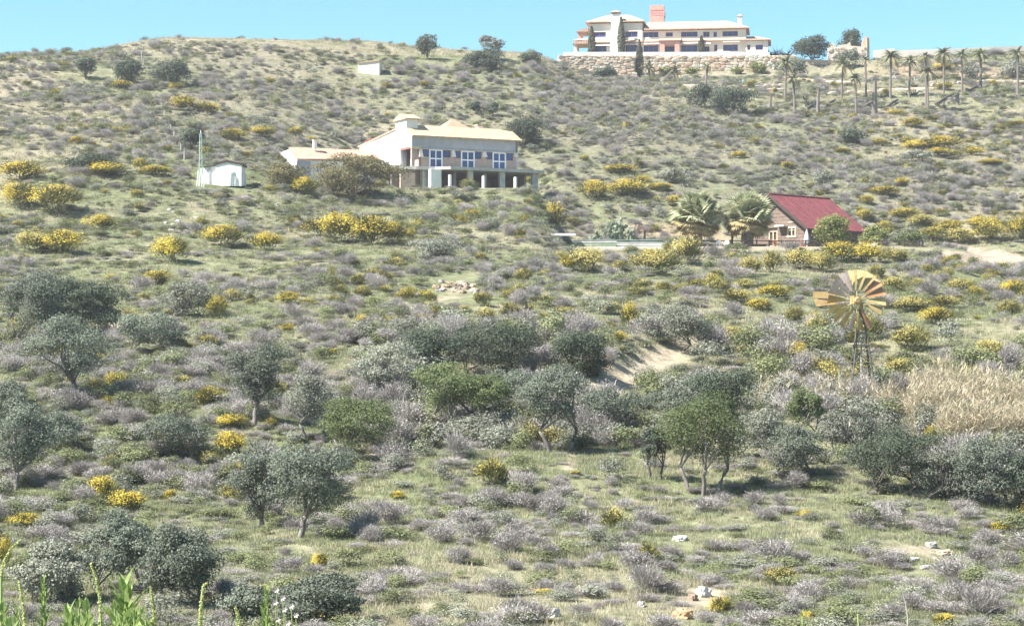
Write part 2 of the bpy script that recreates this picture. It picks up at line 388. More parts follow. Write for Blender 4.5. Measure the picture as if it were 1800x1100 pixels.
# ------------------------------------------------------------------ building materials
M_white = mat('white_render', (.82, .78, .74), .9, (.70, .68, .64), .6, .1)
M_cream = mat('cream_render', (.78, .68, .59), .9, (.69, .58, .49), .5, .1)
M_grey = mat('raw_cement', (.43, .42, .44), .95, (.34, .33, .35), .8, .2)  # slight lilac of the front's shade put into the cement grey
M_conc = mat('concrete', (.50, .48, .44), .95, (.38, .36, .33), 1.5, .2)
M_brick = mat('clay_brick', (.40, .31, .26), .95, (.32, .25, .21), 3.0, .3)
M_pinkbrick = mat('pink_brick', (.62, .33, .27), .95, (.52, .26, .21), 2.5, .2)
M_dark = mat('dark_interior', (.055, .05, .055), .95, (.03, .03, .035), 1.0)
M_glass = mat('sky_tinted_glass', (.035, .06, .20), .08, (.022, .035, .14), .35, 0, .5)  # blue of the reflected sky put into the glass colour
M_wframe = mat('white_frame', (.78, .78, .78), .5)
M_brownframe = mat('brown_frame', (.30, .14, .11), .7, (.24, .11, .09), 2)
M_woodframe = mat('pale_wood', (.62, .52, .36), .8, (.5, .41, .28), 3)
def tile_mat(name, c1, c2, sc_=9.0):
    m = mat(name, c1, .9, c2, 1.6, .0)
    n = m.node_tree; p = n.nodes['Principled BSDF']; tc = [k for k in n.nodes if k.type == 'TEX_COORD'][0]
    w = n.nodes.new('ShaderNodeTexWave'); w.inputs['Scale'].default_value = sc_ / 10; w.inputs['Distortion'].default_value = .6; w.bands_direction = 'X'
    b = n.nodes.new('ShaderNodeBump'); b.inputs['Strength'].default_value = .8; b.inputs['Distance'].default_value = .08
    n.links.new(tc.outputs['Object'], w.inputs['Vector']); n.links.new(w.outputs['Fac'], b.inputs['Height']); n.links.new(b.outputs[0], p.inputs['Normal'])
    return m
M_tile = tile_mat('pale_clay_tiles', (.54, .36, .26), (.41, .26, .18))
M_tile2 = tile_mat('straw_clay_tiles', (.58, .43, .27), (.45, .31, .19))
M_redtile = tile_mat('red_sheet_roof', (.225, .066, .07), (.15, .047, .05), 6)

def hip_roof(a0, a1, b0, b1, c, rise, ins_l, ins_r, th=.18):
    bm_ = (b0 + b1) / 2
    P = [(a0, b0, c), (a1, b0, c), (a1, b1, c), (a0, b1, c), (a0 + ins_l, bm_, c + rise), (a1 - ins_r, bm_, c + rise)]
    Q = [(x, y, z - th) for (x, y, z) in P[:4]]
    mb = MB(); mb.add(P + Q, [(0, 1, 5, 4), (2, 3, 4, 5), (3, 0, 4), (1, 2, 5), (0, 6, 7, 1), (1, 7, 8, 2), (2, 8, 9, 3), (3, 9, 6, 0), (6, 9, 8, 7)])
    return mb
def shed_roof(a0, a1, b0, b1, c_front, c_back, th=.15):
    return MB().hexa([(a0, b0, c_front - th), (a1, b0, c_front - th), (a1, b1, c_back - th), (a0, b1, c_back - th)],
                     [(a0, b0, c_front), (a1, b0, c_front), (a1, b1, c_back), (a0, b1, c_back)])

# ------------------------------------------------------------------ hilltop villa
def build_villa():
    F = Frame(1035, 437, PAD, -7.5)
    A = lambda px, b=0: F.a(px, b)
    C = lambda row, px=1150, b=0: F.c(row, px, b)
    v = thing('villa', 'large cream hilltop villa with tiled roofs, blue windows and pink brick tower', 'house', F.o, F.t)
    T = .45
    def hole(p0, p1, r0, r1): return (A(p0), A(p1), C(r1, p0), C(r0, p0))
    up_l = [hole(1043, 1065, 57, 66), hole(1099, 1121, 56, 66)]
    lo_l = [hole(1043, 1066, 81, 91.5), hole(1099.5, 1120, 79.5, 91.5)]
    a0, a1 = A(1035), A(1129); cE = C(41.5, 1080)
    mb = MB(); wall_cells(mb, a0, a1, -.3, cE, 0, T, up_l + lo_l)
    mb.box(a0, a0 + T, T, 11, -.3, cE); mb.box(a1 - T, a1, T, 11, -.3, cE); mb.box(a0, a1, 11, 11.4, -.3, cE)
    mb.build('wall', M_cream, v)
    mb = MB().box(a0 + T + .01, a1 - T - .01, 2.2, 2.3, -.2, cE - .3); mb.build('inner_wall', M_dark, v)
    rp = hip_roof(a0 - .7, a1 + .5, -.7, 12.1, cE + .35, 2.3, 4.2, 3.6).build('roof', M_tile, v)
    for h in up_l + lo_l: window(v, h[0], h[1], h[2], h[3], .25, M_glass, M_brownframe, .1, 1 if h in up_l else 2)
    # external chimney on the facade
    ch = MB(); c0, c1 = A(1074, -1), A(1089.5, -1); ct = C(25, 1080, -1)
    ch.hexa([(c0 - .4, -1.1, -.3), (c1 + .4, -1.1, -.3), (c1 + .4, -.01, -.3), (c0 - .4, -.01, -.3)], [(c0, -1.0, C(60)), (c1, -1.0, C(60)), (c1, -.01, C(60)), (c0, -.01, C(60))])
    ch.box(c0 + .02, c1 - .02, -.98, 0.9, C(60), ct)
    chimney = ch.build('chimney', M_white, v)
    cap = MB(); cap.box(c0 + .25, c0 + .5, -.9, .8, ct, ct + .35); cap.box(c1 - .5, c1 - .25, -.9, .8, ct, ct + .35)
    m_ = (c0 + c1) / 2
    cap.add([(c0 - .2, -1.3, ct + .35), (c1 + .2, -1.3, ct + .35), (c1 + .2, 1.2, ct + .35), (c0 - .2, 1.2, ct + .35), (m_, -.05, ct + .95)], [(0, 1, 4), (1, 2, 4), (2, 3, 4), (3, 0, 4), (3, 2, 1, 0)])
    cap.build('chimney_cap', M_tile, chimney)
    # left porches, two storeys
    pa0, pu0 = A(1009), A(1016)
    for (pl, rr0, rr1, zf) in ((pu0, 50, 57, C(68)), (pa0, 70, 78, -.3)):
        ct = C(rr1, 1020)
        p = MB(); p.hexa([(pl - .3, -.6, ct), (a0 - .01, -.6, ct), (a0 - .01, 6, ct), (pl - .3, 6, ct)], [(pl - .3, -.6, ct + .2), (a0 - .01, -.6, C(rr0, 1030)), (a0 - .01, 6, C(rr0, 1030)), (pl - .3, 6, ct + .2)])
        p.build('porch_roof', M_tile, v)
        for bb in (-.3, 2.4, 5.2): MB().box(pl, pl + .55, bb, bb + .5, zf, ct - .003).build('porch_post', M_pinkbrick if zf > 0 else M_cream, v)
    MB().box(pa0, a0 - .01, -.4, 6, C(69), C(67)).build('porch_floor', M_cream, v)
    MB().box(pu0, a0 - .012, -.38, -.2, C(67) + .003, C(65.5)).build('porch_rail', M_cream, v)
    # long right wing
    w0, w1 = a1 + .002, A(1311); cW = C(53, 1220); bw = 0.0
    up = [hole(1130.5, 1157, 56.5, 66), hole(1170, 1182.5, 57, 64.5), hole(1197, 1226, 56, 65), hole(1236, 1247, 56, 65), hole(1254, 1260, 56, 65), hole(1270, 1297, 55, 64)]
    lo = [hole(1131, 1157, 80, 91.5), hole(1165, 1189, 82, 91.5), hole(1197, 1226, 79.5, 91.5), hole(1236, 1247, 81.5, 91), hole(1255, 1261, 78.5, 90), hole(1271, 1297, 78.5, 90)]
    mb = MB(); wall_cells(mb, w0, w1, -.3, cW, 0.35, 0.35 + T, up + lo)
    mb.box(w1 - T, w1, .35 + T, 9.5, -.3, cW); mb.box(w0, w1, 9.5, 9.9, -.3, cW); mb.build('wing_wall', M_cream, v)
    MB().box(w0 + .05, w1 - T - .01, 2.4, 2.5, -.2, cW - .3).build('inner_wall', M_dark, v)
    hip_roof(w0 + .35, w1 + .7, -.4, 10.4, cW + .3, 2.25, .5, 4.6).build('wing_roof', M_tile, v)
    for i, h in enumerate(up + lo): window(v, h[0], h[1], h[2], h[3], .6, M_glass, M_brownframe, .1, 2 if h[1] - h[0] > 2 else (1 if h[1] - h[0] > 1 else 0))
    # tiled string band between storeys
    for (s0, s1, bb) in ((a0 - .1, A(1073, -.4), 0), (A(1091, -.4), a1 + .1, 0), (A(1133), A(1312), .35)):
        MB().hexa([(s0, bb - .75, C(74.5)), (s1, bb - .75, C(74.5)), (s1, bb - .01, C(74.5)), (s0, bb - .01, C(74.5))],
                  [(s0, bb - .75, C(73.2)), (s1, bb - .75, C(73.2)), (s1, bb - .01, C(70)), (s0, bb - .01, C(70))]).build('tile_band', M_tile, v)
    # white awning strips over the lower openings
    for (p0, p1, r0, r1) in ((1044, 1074, 76, 80), (1100, 1122, 75.5, 79), (1132, 1159, 75.5, 79), (1198, 1227, 75, 79), (1238, 1249, 76.5, 80.5), (1271, 1300, 75.5, 78)):
        MB().hexa([(A(p0), -.75, C(r1) + .02), (A(p1), -.75, C(r1) + .02), (A(p1), -.02, C(r1) + .3), (A(p0), -.02, C(r1) + .3)], [(A(p0), -.75, C(r1) + .1), (A(p1), -.75, C(r1) + .1), (A(p1), -.02, C(r0)), (A(p0), -.02, C(r0))]).build('awning', M_white, v)
    # brick portico
    p0, p1 = A(1160, -1.2), A(1194.5, -1.2)
    for q in (p0, p1 - 1.0): MB().box(q, q + 1.0, -1.6, -.6, -.3, C(74.8)).build('portico_pier', M_pinkbrick, v)
    MB().box(p0 + 1.01, p1 - 1.01, -1.5, -.9, C(82), C(74.8)).build('portico_lintel', M_pinkbrick, v)
    MB().hexa([(p0 - .3, -1.9, C(74.5)), (p1 + .3, -1.9, C(74.5)), (p1 + .3, .33, C(74.5)), (p0 - .3, .33, C(74.5))], [(p0 - .3, -1.9, C(73.4)), (p1 + .3, -1.9, C(73.4)), (p1 + .3, .33, C(68)), (p0 - .3, .33, C(68))]).build('portico_roof', M_tile, v)
    # low right wing
    q0, q1 = w1 + .002, A(1350); cL = C(72, 1330)
    hs = [hole(1313.5, 1319, 79, 88), hole(1328, 1341, 79, 88)]
    mb = MB(); wall_cells(mb, q0, q1, -.3, cL, .2, .2 + T, hs); mb.box(q1 - T, q1, .2 + T, 8, -.3, cL); mb.box(q0, q1, 8, 8.4, -.3, cL); mb.build('annex_wall', M_cream, v)
    for h in hs: window(v, h[0], h[1], h[2], h[3], .45, M_glass, M_brownframe, .08, 0)
    hip_roof(q0 - .2, q1 + .6, -.4, 9, cL + .25, 1.3, .4, 3.0).build('annex_roof', M_tile, v)
    # slim chimney on the right and the brick tower behind
    s0, s1 = A(1296.5, 4), A(1304, 4)
    sc_ = MB().box(s0, s1, 4, 5, cW, C(28.5, 1300, 4)).build('chimney', M_white, v)
    z = C(28.5, 1300, 4); MB().add([(s0 - .15, 3.8, z), (s1 + .15, 3.8, z), (s1 + .15, 5.2, z), (s0 - .15, 5.2, z), ((s0 + s1) / 2, 4.5, z + .55)], [(0, 1, 4), (1, 2, 4), (2, 3, 4), (3, 0, 4), (3, 2, 1, 0)]).build('chimney_cap', M_tile, sc_)
    t0, t1 = A(1143, 9), A(1167.5, 9); tz0, tz1, tz2, tz3 = cW, C(31, 1155, 9), C(20, 1155, 9), C(11.5, 1155, 9)
    tb = MB(); tb.box(t0, t1, 7.5, 10.5, tz0, tz1); tb.box(t0, t1, 7.5, 10.5, tz2, tz3)
    tw = tb.build('tower', M_pinkbrick, v)
    n = 6; dx = (t1 - t0 - .1) / n; dz = (tz2 - tz1) / 4
    for bb in (7.52, 10.2):
        lt = MB()
        for i in range(n + 1): lt.box(t0 + i * dx, t0 + i * dx + .1 + (dx * .35 if i in (0, n) else .08), bb, bb + .28, tz1 - .01, tz2 + .01)
        for j in range(1, 4): lt.box(t0 + .02, t1 - .02, bb + .01, bb + .25, tz1 + j * dz - .09, tz1 + j * dz + .09)
        lt.build('lattice', M_pinkbrick, tw)
    return F
FV = build_villa()

# stones: a few irregular block shapes shared by all masonry
def rock_mesh(name, m, seed, sub=1, flat=1.0, jag=.22, clip=.66):
    r = np.random.default_rng(seed)
    t = (1 + 5 ** .5) / 2
    V = unit(np.array([(-1, t, 0), (1, t, 0), (-1, -t, 0), (1, -t, 0), (0, -1, t), (0, 1, t), (0, -1, -t), (0, 1, -t), (t, 0, -1), (t, 0, 1), (-t, 0, -1), (-t, 0, 1)], float))
    Fs = [(0, 11, 5), (0, 5, 1), (0, 1, 7), (0, 7, 10), (0, 10, 11), (1, 5, 9), (5, 11, 4), (11, 10, 2), (10, 7, 6), (7, 1, 8), (3, 9, 4), (3, 4, 2), (3, 2, 6), (3, 6, 8), (3, 8, 9), (4, 9, 5), (2, 4, 11), (6, 2, 10), (8, 6, 7), (9, 8, 1)]
    for _ in range(sub):
        V = list(map(tuple, V)); cache = {}; nf = []
        def mid(a, b):
            k = (min(a, b), max(a, b))
            if k not in cache: V.append(tuple(unit((np.array(V[a]) + np.array(V[b]))))); cache[k] = len(V) - 1
            return cache[k]
        for a, b, c in Fs:
            x, y, z = mid(a, b), mid(b, c), mid(c, a); nf += [(a, x, z), (b, y, x), (c, z, y), (x, y, z)]
        Fs = nf; V = np.array(V)
    P = V * (1 + jag * (r.random((len(V), 1)) - .5) * 2)
    P = np.clip(P, -clip, clip) / clip * .8          # squared-off faces
    P[:, 2] *= flat
    me = bpy.data.meshes.new(name); me.from_pydata([tuple(p) for p in P], [], Fs); me.materials.append(m); me.update(); return me
M_stone = [mat('stone_pale', (.64, .52, .41), .95, (.52, .40, .29), .7, .3), mat('stone_pink', (.60, .42, .31), .95, (.49, .34, .24), .7, .3),
           mat('stone_white', (.68, .60, .50), .95, (.56, .48, .38), .7, .3), mat('stone_grey', (.52, .41, .31), .95, (.42, .32, .24), .7, .3)]
STONES = [rock_mesh('stone', M_stone[i % 4], 100 + i, 1, 1.0, .2) for i in range(12)]
M_mortar = mat('stone_bed', (.52, .43, .34), .95, (.42, .34, .27), 1.2, .3)
def stone_wall(name, label, P0, P1, zb0, zb1, zt0, zt1, th, sw, sh, seed, cat='wall', group=None, core=M_mortar):
    """a rough stone wall from P0 to P1 (x, y) whose foot and top heights run linearly; every face stone is a part"""
    r = random.Random(seed)
    d = Vector((P1[0] - P0[0], P1[1] - P0[1], 0)); L = d.length; ang = math.atan2(d.y, d.x)
    w = thing(name, label, cat, (P0[0], P0[1], zb0), ang, group)
    MB().hexa([(0, .12, -.8), (L, .12, zb1 - zb0 - .8), (L, th, zb1 - zb0 - .8), (0, th, -.8)], [(0, .12, zt0 - zb0), (L, .12, zt1 - zb0), (L, th, zt1 - zb0), (0, th, zt0 - zb0)]).build('core', core, w)
    n = 0; x = 0.0
    nrow = max(1, round((max(zt0 - zb0, zt1 - zb1)) / sh))
    for j in range(nrow):
        x = -r.random() * sw * .5
        while x < L:
            ww = sw * r.uniform(.6, 1.5); xc = x + ww / 2; x += ww
            if xc < 0 or xc > L: continue
            t = xc / L; zb = (zb1 - zb0) * t; ht = (zt0 - zb0) * (1 - t) + (zt1 - zb1) * t
            hh = ht / nrow
            zc = zb + (j + .5) * hh + r.uniform(-.12, .12) * hh
            link('stone', r.choice(STONES), w, (xc, .14 + r.uniform(-.05, .06), zc), (r.uniform(-.1, .1), r.uniform(-.18, .18), r.uniform(-.12, .12)), (ww * .63, .3, hh * r.uniform(.55, .72)))
            n += 1
    return w
def at(px, Y, z=None):
    X = (px - CX) / FPX * Y
    return Vector((X, Y, H(X, Y) if z is None else z))
# retaining walls below the villa
p0, p1 = at(985, 424), at(1117, 425.5); p2 = at(1117.5, 429.5); p3 = at(1396, 431.5)
def zrow(row, Y): return (HY - row) / FPX * Y
stone_wall('retaining_wall', 'tall projecting bastion of pinkish stone under left end of the hilltop villa', p0, p1, zrow(119, 424), zrow(137, 425.5), zrow(97.5, 424), zrow(98, 425.5), 6, 1.15, .6, 1)
stone_wall('retaining_wall', 'long pale stone retaining wall under the main wing of the hilltop villa', p2, p3, zrow(131, 429.5), zrow(130, 431.5), zrow(98, 429.5), zrow(98, 431.5), 3, 1.25, .62, 2)
pr0, pr1 = at(1397, 433), at(1478, 434)
stone_wall('retaining_wall', 'rough orange stone retaining wall between round dark tree and villa', pr0, pr1, zrow(132, 433), zrow(136, 434), zrow(104, 433), zrow(107, 434), 3, 1.15, .6, 3)
pw = thing('parapet_wall', 'smooth white parapet along top of the stone retaining wall', 'wall', (0, 0, 0))
for (pa, pb, ya, yb) in ((991, 1117, 424.3, 425.9), (1117.3, 1353, 429.6, 431.2)):
    a_, b_ = at(pa, ya), at(pb, yb); d = (b_ - a_); d.z = 0; nrm = Vector((-d.y, d.x, 0)).normalized() * .5
    za0, za1, zb0, zb1 = zrow(98, ya), zrow(91.8, ya), zrow(98, yb), zrow(91.8, yb)
    MB().hexa([(a_.x, a_.y, za0), (b_.x, b_.y, zb0), (b_.x + nrm.x, b_.y + nrm.y, zb0), (a_.x + nrm.x, a_.y + nrm.y, za0)],
              [(a_.x, a_.y, za1), (b_.x, b_.y, zb1), (b_.x + nrm.x, b_.y + nrm.y, zb1), (a_.x + nrm.x, a_.y + nrm.y, za1)]).build('wall_section', M_white, pw)
# low dry-stone terrace walls: (px0,row0 of the top) -> (px1,row1)
for i, (a_, b_, hpx, lab) in enumerate([
        ((1158, 147), (1262, 150), 6, 'low pale dry stone terrace wall among palms below the long retaining wall'),
        ((1265, 152), (1380, 148), 5, 'thin pale dry stone terrace wall below the yellow-green shrubs of the villa'),
        ((1312, 158), (1375, 156), 5, 'short pale dry stone terrace wall above the dark bush clump'),
        ((1372, 136), (1490, 144), 5, 'white dry stone terrace wall below the rough orange stone wall'),
        ((1460, 161), (1545, 160), 5, 'pale dry stone wall on the middle palm terrace'),
        ((1548, 157), (1640, 154), 5, 'pale dry stone wall beneath the silvery agave clumps'),
        ((1642, 147), (1735, 141), 5, 'pale dry stone wall on upper palm terrace beside the orange earth'),
        ((1738, 141), (1815, 142), 5, 'pale dry stone wall on upper palm terrace below the grey bushes')]):
    A0 = ground_at(a_[0], a_[1] + hpx); A1 = ground_at(b_[0], b_[1] + hpx); S = A0.y / FPX
    stone_wall('terrace_wall', lab, (A0.x, A0.y), (A1.x, A1.y), A0.z - .2, A1.z - .2, A0.z + hpx * S, A1.z + hpx * S, .6, 1.5, .8, 20 + i, core=M_stone[2])
# skyline boundary wall on the right and the ruin
bw = thing('boundary_wall', 'long pale boundary wall running along the skyline behind the palms', 'wall', (0, 0, 0))
pts = [(1536, 443.5, 89, 99), (1572, 443.5, 85.5, 97), (1573, 444, 89, 98), (1665, 445, 86.5, 93), (1740, 446.5, 83, 88), (1830, 449, 80.5, 86)]
for (pa, pb) in ((pts[0], pts[1]), (pts[2], pts[3]), (pts[3], pts[4]), (pts[4], pts[5])):
    a_, b_ = at(pa[0], pa[1]), at(pb[0], pb[1])
    MB().hexa([(a_.x, a_.y, a_.z - 1), (b_.x, b_.y, b_.z - 1), (b_.x, b_.y + .5, b_.z - 1), (a_.x, a_.y + .5, a_.z - 1)],
              [(a_.x, a_.y, zrow(pa[2], pa[1])), (b_.x, b_.y, zrow(pb[2], pb[1])), (b_.x, b_.y + .5, zrow(pb[2], pb[1])), (a_.x, a_.y + .5, zrow(pa[2], pa[1]))]).build('wall_section', M_cream, bw)
def build_ruin():
    Y = 438; o = at(1455, Y); S = Y / FPX
    v = thing('ruined_house', 'roofless ruined stone house with a jagged gable beside round dark trees', 'ruin', (o.x, o.y, o.z))
    def prof(name, pts_, b, th, mt):
        P = [((p - 1455) * S, b, zrow(r, Y) - o.z) for (p, r) in pts_]
        MB().prism(P, (0, th, 0)).build(name, mt, v)
    prof('wall', [(1455, 112), (1513, 112), (1524, 104), (1524, 84), (1512, 82), (1496, 81), (1494, 74), (1489, 78), (1478, 79), (1470, 83), (1464, 75), (1456, 77)], 0, .6, M_stone[2])
    prof('gable_wall', [(1514, 104), (1529, 101), (1529, 66), (1524, 63), (1520, 66), (1517, 72), (1516, 80), (1514, 82)], .75, .6, M_stone[1])
    MB().hexa([((1524.2 - 1455) * S, .1, -2), ((1531 - 1455) * S, 1.4, -2), ((1531 - 1455) * S, 6, -2), ((1526 - 1455) * S, 6, -2)],
              [((1524.2 - 1455) * S, .1, zrow(66, Y) - o.z), ((1530 - 1455) * S, 1.4, zrow(66, Y) - o.z), ((1530 - 1455) * S, 6, zrow(80, Y) - o.z), ((1526 - 1455) * S, 6, zrow(80, Y) - o.z)]).build('side_wall', M_stone[3], v)
    r = random.Random(4)
    for i in range(46):
        px = r.uniform(1458, 1522); row = r.uniform(84, 101)
        link('stone', r.choice(STONES), v, ((px - 1455) * S, -.02, zrow(row, Y) - o.z), (0, r.uniform(-.3, .3), 0), (r.uniform(.25, .55), .16, r.uniform(.2, .35)))
build_ruin()

# ------------------------------------------------------------------ unfinished white house on the slope
def build_house():
    Y = 282; zs = zrow(291.5, 280); F = Frame(724, Y, zs, 27)       # c = 0 at the floor slab
    A = lambda px, b=0: F.a(px, b)
    C = lambda row, px=800, b=0: F.c(row, px, b)
    v = thing('unfinished_house', 'unfinished white house with tiled roof, white-framed doors and open concrete ground storey', 'house', F.o, F.t)
    L = A(910); D = 18.5; cE = C(239, 726); T = .35
    # front wall with door bays
    bays = [(743, 792, 755, 778), (799.5, 846.5, 811, 834.5), (855, 902, 866.5, 889.5)]
    holes = []; cl0, cl1 = C(262.5, 750), 0
    for (w0, w1, d0, d1) in bays:
        holes.append((A(w0), A(w1), C(275.5, 745), C(261.5, 745))); holes.append((A(d0), A(d1), .02, C(275.52, 745)))
    aw = A(741)
    mb = MB(); wall_cells(mb, aw, L, C(260.5, 745), cE - .02, 0, T, []); mb.box(0, aw, 0, T, C(257, 730), cE)
    fw = mb.build('front_wall', M_grey, v)
    mb = MB(); wall_cells(mb, aw, L, 0, C(260.52, 745), .05, T + .05, holes); mb.build('lower_front_wall', M_brick, v)
    MB().box(aw, L, -.12, .045, C(262.2, 745), C(260.6, 745)).build('lintel', M_conc, v)
    for (pa, pb) in ((736.5, 741.5), (793, 799), (847.5, 854), (903, 909)):
        MB().hexa([(A(pa) - .05, -.25, C(276, pa)), (A(pb) + .15, -.25, C(276, pa)), (A(pb) + .15, .04, C(276, pa)), (A(pa) - .05, .04, C(276, pa))],
                  [(A(pa) + .1, -.1, C(262.3, 745)), (A(pb), -.1, C(262.3, 745)), (A(pb), .04, C(262.3, 745)), (A(pa) + .1, .04, C(262.3, 745))]).build('pilaster', M_cream, v)
    for (w0, w1, d0, d1) in bays:
        window(v, A(w0), A(d0) - .06, C(275.5, 745), C(262.5, 745), .2, M_glass, M_brownframe, .06, 0)
        window(v, A(d1) + .06, A(w1), C(275.5, 745), C(262.5, 745), .2, M_glass, M_brownframe, .06, 0)
        window(v, A(d0), A(d1), .03, C(262, 745), .1, M_glass, M_wframe, .17, 1, 'glazed_door', 1)
    # left side wall: white gable rising to the ridge near the front
    rb = 2.6; cR = C(222, 726) + .25
    ph = C(257.5, 712) + .1; pD = 4.0      # corner porch opening
    cB = C(268, 600) - .2
    poly = [(0, pD, 0), (0, pD, ph), (0, .001, ph), (0, .001, cE), (0, rb, cR), (0, D, 4.3), (0, D, 0)]
    MB().prism(poly, (T, 0, 0)).build('side_wall', M_white, v)
    MB().prism([(L, 0, 0), (L, 0, cE), (L, rb, cR), (L, D, 4.3), (L, D, 0)], (-T, 0, 0)).build('far_side_wall', M_grey, v)
    MB().box(T, L - T, D - T, D, 0, 4.1).build('back_wall', M_white, v)
    # porch interior
    MB().box(T + .01, aw + .3, pD, pD + .2, 0, ph - .01).build('porch_back', M_grey, v)
    MB().box(aw - .25, aw - .003, T + .06, pD - .01, 0, ph - .01).build('porch_side', M_brick, v)
    MB().box(.02, .45, .05, .5, 0, ph - .4).build('porch_pier', M_brick, v)
    MB().box(.0, aw, .01, .4, ph - .35, ph - .01).build('porch_beam', M_woodframe, v)
    MB().box(.0, .3, .45, pD, ph - .3, ph - .01).build('porch_beam', M_brownframe, v)
    MB().hexa([(.9, 1.2, 0), (1.5, 1.2, 0), (1.5, 3.7, 0), (.9, 3.7, 0)], [(.9, 3.2, 2.0), (1.5, 3.2, 2.0), (1.5, 3.7, 2.0), (.9, 3.7, 2.0)]).build('porch_stair', M_conc, v)
    MB().box(T, L - T, 2.6, 2.7, 0, cE - .2).build('inner_wall', M_dark, v)
    # roof: short tiled slope to the front, long one to the rear
    o = .45
    MB().hexa([(-.1, -o, cE - .12), (L + .5, -o, cE - .12), (L + .5, rb, cR), (-.1, rb, cR)], [(-.1, -o, cE + .08), (L + .5, -o, cE + .08), (L - 1.6, rb, cR + .22), (-.1, rb, cR + .22)]).build('roof', M_tile2, v)
    MB().hexa([(-.15, rb + .003, cR), (L - 1.5, rb + .003, cR), (L + .4, D + .4, 4.25), (-.15, D + .4, 4.25)], [(-.15, rb + .003, cR + .2), (L - 1.6, rb + .003, cR + .2), (L + .4, D + .4, 4.45), (-.15, D + .4, 4.45)]).build('rear_roof', M_tile, v)
    # broad chimney with its own tiled cap
    c0, c1, b0, b1 = .1, 1.6, 1.6, 5.2; ct = cR + 1.0
    ch = MB().box(-.12, c1, b0, b1, cR - 1.8, ct).build('chimney', M_white, v)
    MB().prism([(-.4, b0 - .35, ct), (-.4, (b0 + b1) / 2, ct + .75), (-.4, b1 + .35, ct), (-.4, b1 + .35, ct - .12), (-.4, b0 - .35, ct - .12)], (c1 + .7, 0, 0)).build('chimney_cap', M_tile2, ch)
    # pyramid roof of the rear tower, small chimney
    y0 = 9.0; q0, q1 = A(780, y0), A(836, y0); zb = C(229, 810, y0); zt = C(209, 810, y0 + 2)
    MB().add([(q0, y0, zb), (q1, y0, zb), (q1, y0 + 5, zb), (q0, y0 + 5, zb), ((q0 + q1) / 2, y0 + 2.5, zt)], [(0, 1, 4), (1, 2, 4), (2, 3, 4), (3, 0, 4), (3, 2, 1, 0)]).build('tower_roof', mat('terracotta_tiles', (.55, .27, .18), .9, (.46, .22, .15), 2, .2), v)
    MB().box(q0 + .4, q1 - .4, y0 + .4, y0 + 4.6, 0, zb - .003).build('tower_wall', M_white, v)
    k0, k1 = A(839, 8), A(850, 8); kz = C(222, 845, 8)
    kc = MB().box(k0 + .1, k1 - .1, 8, 8.9, 2.5, kz).build('chimney', M_white, v)
    MB().box(k0 - .05, k1 + .05, 7.85, 9.05, kz + .003, kz + .25).build('chimney_cap', M_tile2, kc)
    # red sheet standing on the rear roof
    fa = A(606, 15); MB().hexa([(0.3, 17.4, 4.4), (1.9, 17.4, 4.4), (1.9, 17.7, 4.4), (.3, 17.7, 4.4)], [(.5, 17.4, 5.1), (1.7, 17.4, 5.6), (1.7, 17.7, 5.6), (.5, 17.7, 5.1)]).build('roof_sheet', mat('red_sheet', (.6, .12, .1), .6), v)
    # floor slab with wide terrace
    s0, s1 = A(688, -1), A(957, -3.4)
    sl = MB().prism([(s0, 0, -.42), (0, -1.5, -.42), (2.6, -2.0, -.42), (4.2, -3.6, -.42), (s1, -3.4, -.42), (s1 - .4, 0, -.42), (L + 1.6, 2, -.42), (L + 1.6, D, -.42), (0, D, -.42)], (0, 0, .40)).build('floor_slab', M_conc, v)
    # ground storey
    g = -3.7
    MB().box(aw, L + 1.5, 11.0, 11.3, g, -.425).build('basement_wall', M_brick, v)
    MB().box(aw, aw + .3, .6, 10.98, g, -.425).build('basement_side', M_brick, v)
    MB().box(L + 1.2, L + 1.5, .3, 10.98, g, -.425).build('basement_side', M_brick, v)
    for (pa, pb, b, mt) in ((743, 757, -1.0, M_conc), (757.5, 776, -2.6, M_white), (823, 832, -2.9, M_conc), (879, 888, -2.9, M_conc), (936, 946, -2.2, M_grey), (797, 802, .3, M_grey), (850, 856, .3, M_grey)):
        a_ = A(pa, b); MB().box(a_, max(A(pb, b), a_ + .35), b, b + (.5 if pb - pa < 12 else .9), g, -.425).build('column', mt, v)
    # brick flank under the slab at the left
    MB().box(A(690, 0), A(741, 0), .4, .7, g, -.425).build('flank_wall', M_brick, v)
    MB().box(A(704, -1.2), A(730, -1.2), -1.2, -.9, g, C(303.5, 715, -1.2)).build('lit_brick_patch', mat('sunlit_brick', (.6, .43, .34), .95, (.5, .35, .27), 2, .2), v)  # sunlight on the flank brick, put into a paler panel's colour
    # lower annex on the left
    an = v
    a0_, a1_ = A(519, 8), -.02
    ax0 = A(520, 12)
    MB().prism([(ax0, 11, -2.6), (ax0, 11, C(281, 525, 11)), (ax0, 14, C(262, 545, 13)), (ax0, 20, C(272, 545, 18)), (ax0, 20, -2.6)], (-ax0 + .0 - .03, 0, 0)).build('annex_wall', M_white, v)
    MB().hexa([(ax0 - .3, 10.7, C(282, 525, 11)), (-.02, 10.7, C(276, 525, 11)), (-.02, 14, C(262, 545, 13)), (ax0 - .3, 14, C(262.5, 545, 13))],
              [(ax0 - .3, 10.7, C(279.5, 525, 11)), (-.02, 10.7, C(274, 525, 11)), (-.02, 14, C(258.5, 545, 13)), (ax0 - .3, 14, C(259, 545, 13))]).build('annex_roof', M_tile, v)
    k = A(551, 13); kz = C(247, 553, 13)
    ac_ = MB().box(k, k + .45, 12.8, 13.3, C(262, 553, 13), kz).build('annex_chimney', M_white, v); MB().box(k - .08, k + .53, 12.7, 13.4, kz + .003, kz + .12).build('chimney_cap', M_white, ac_)
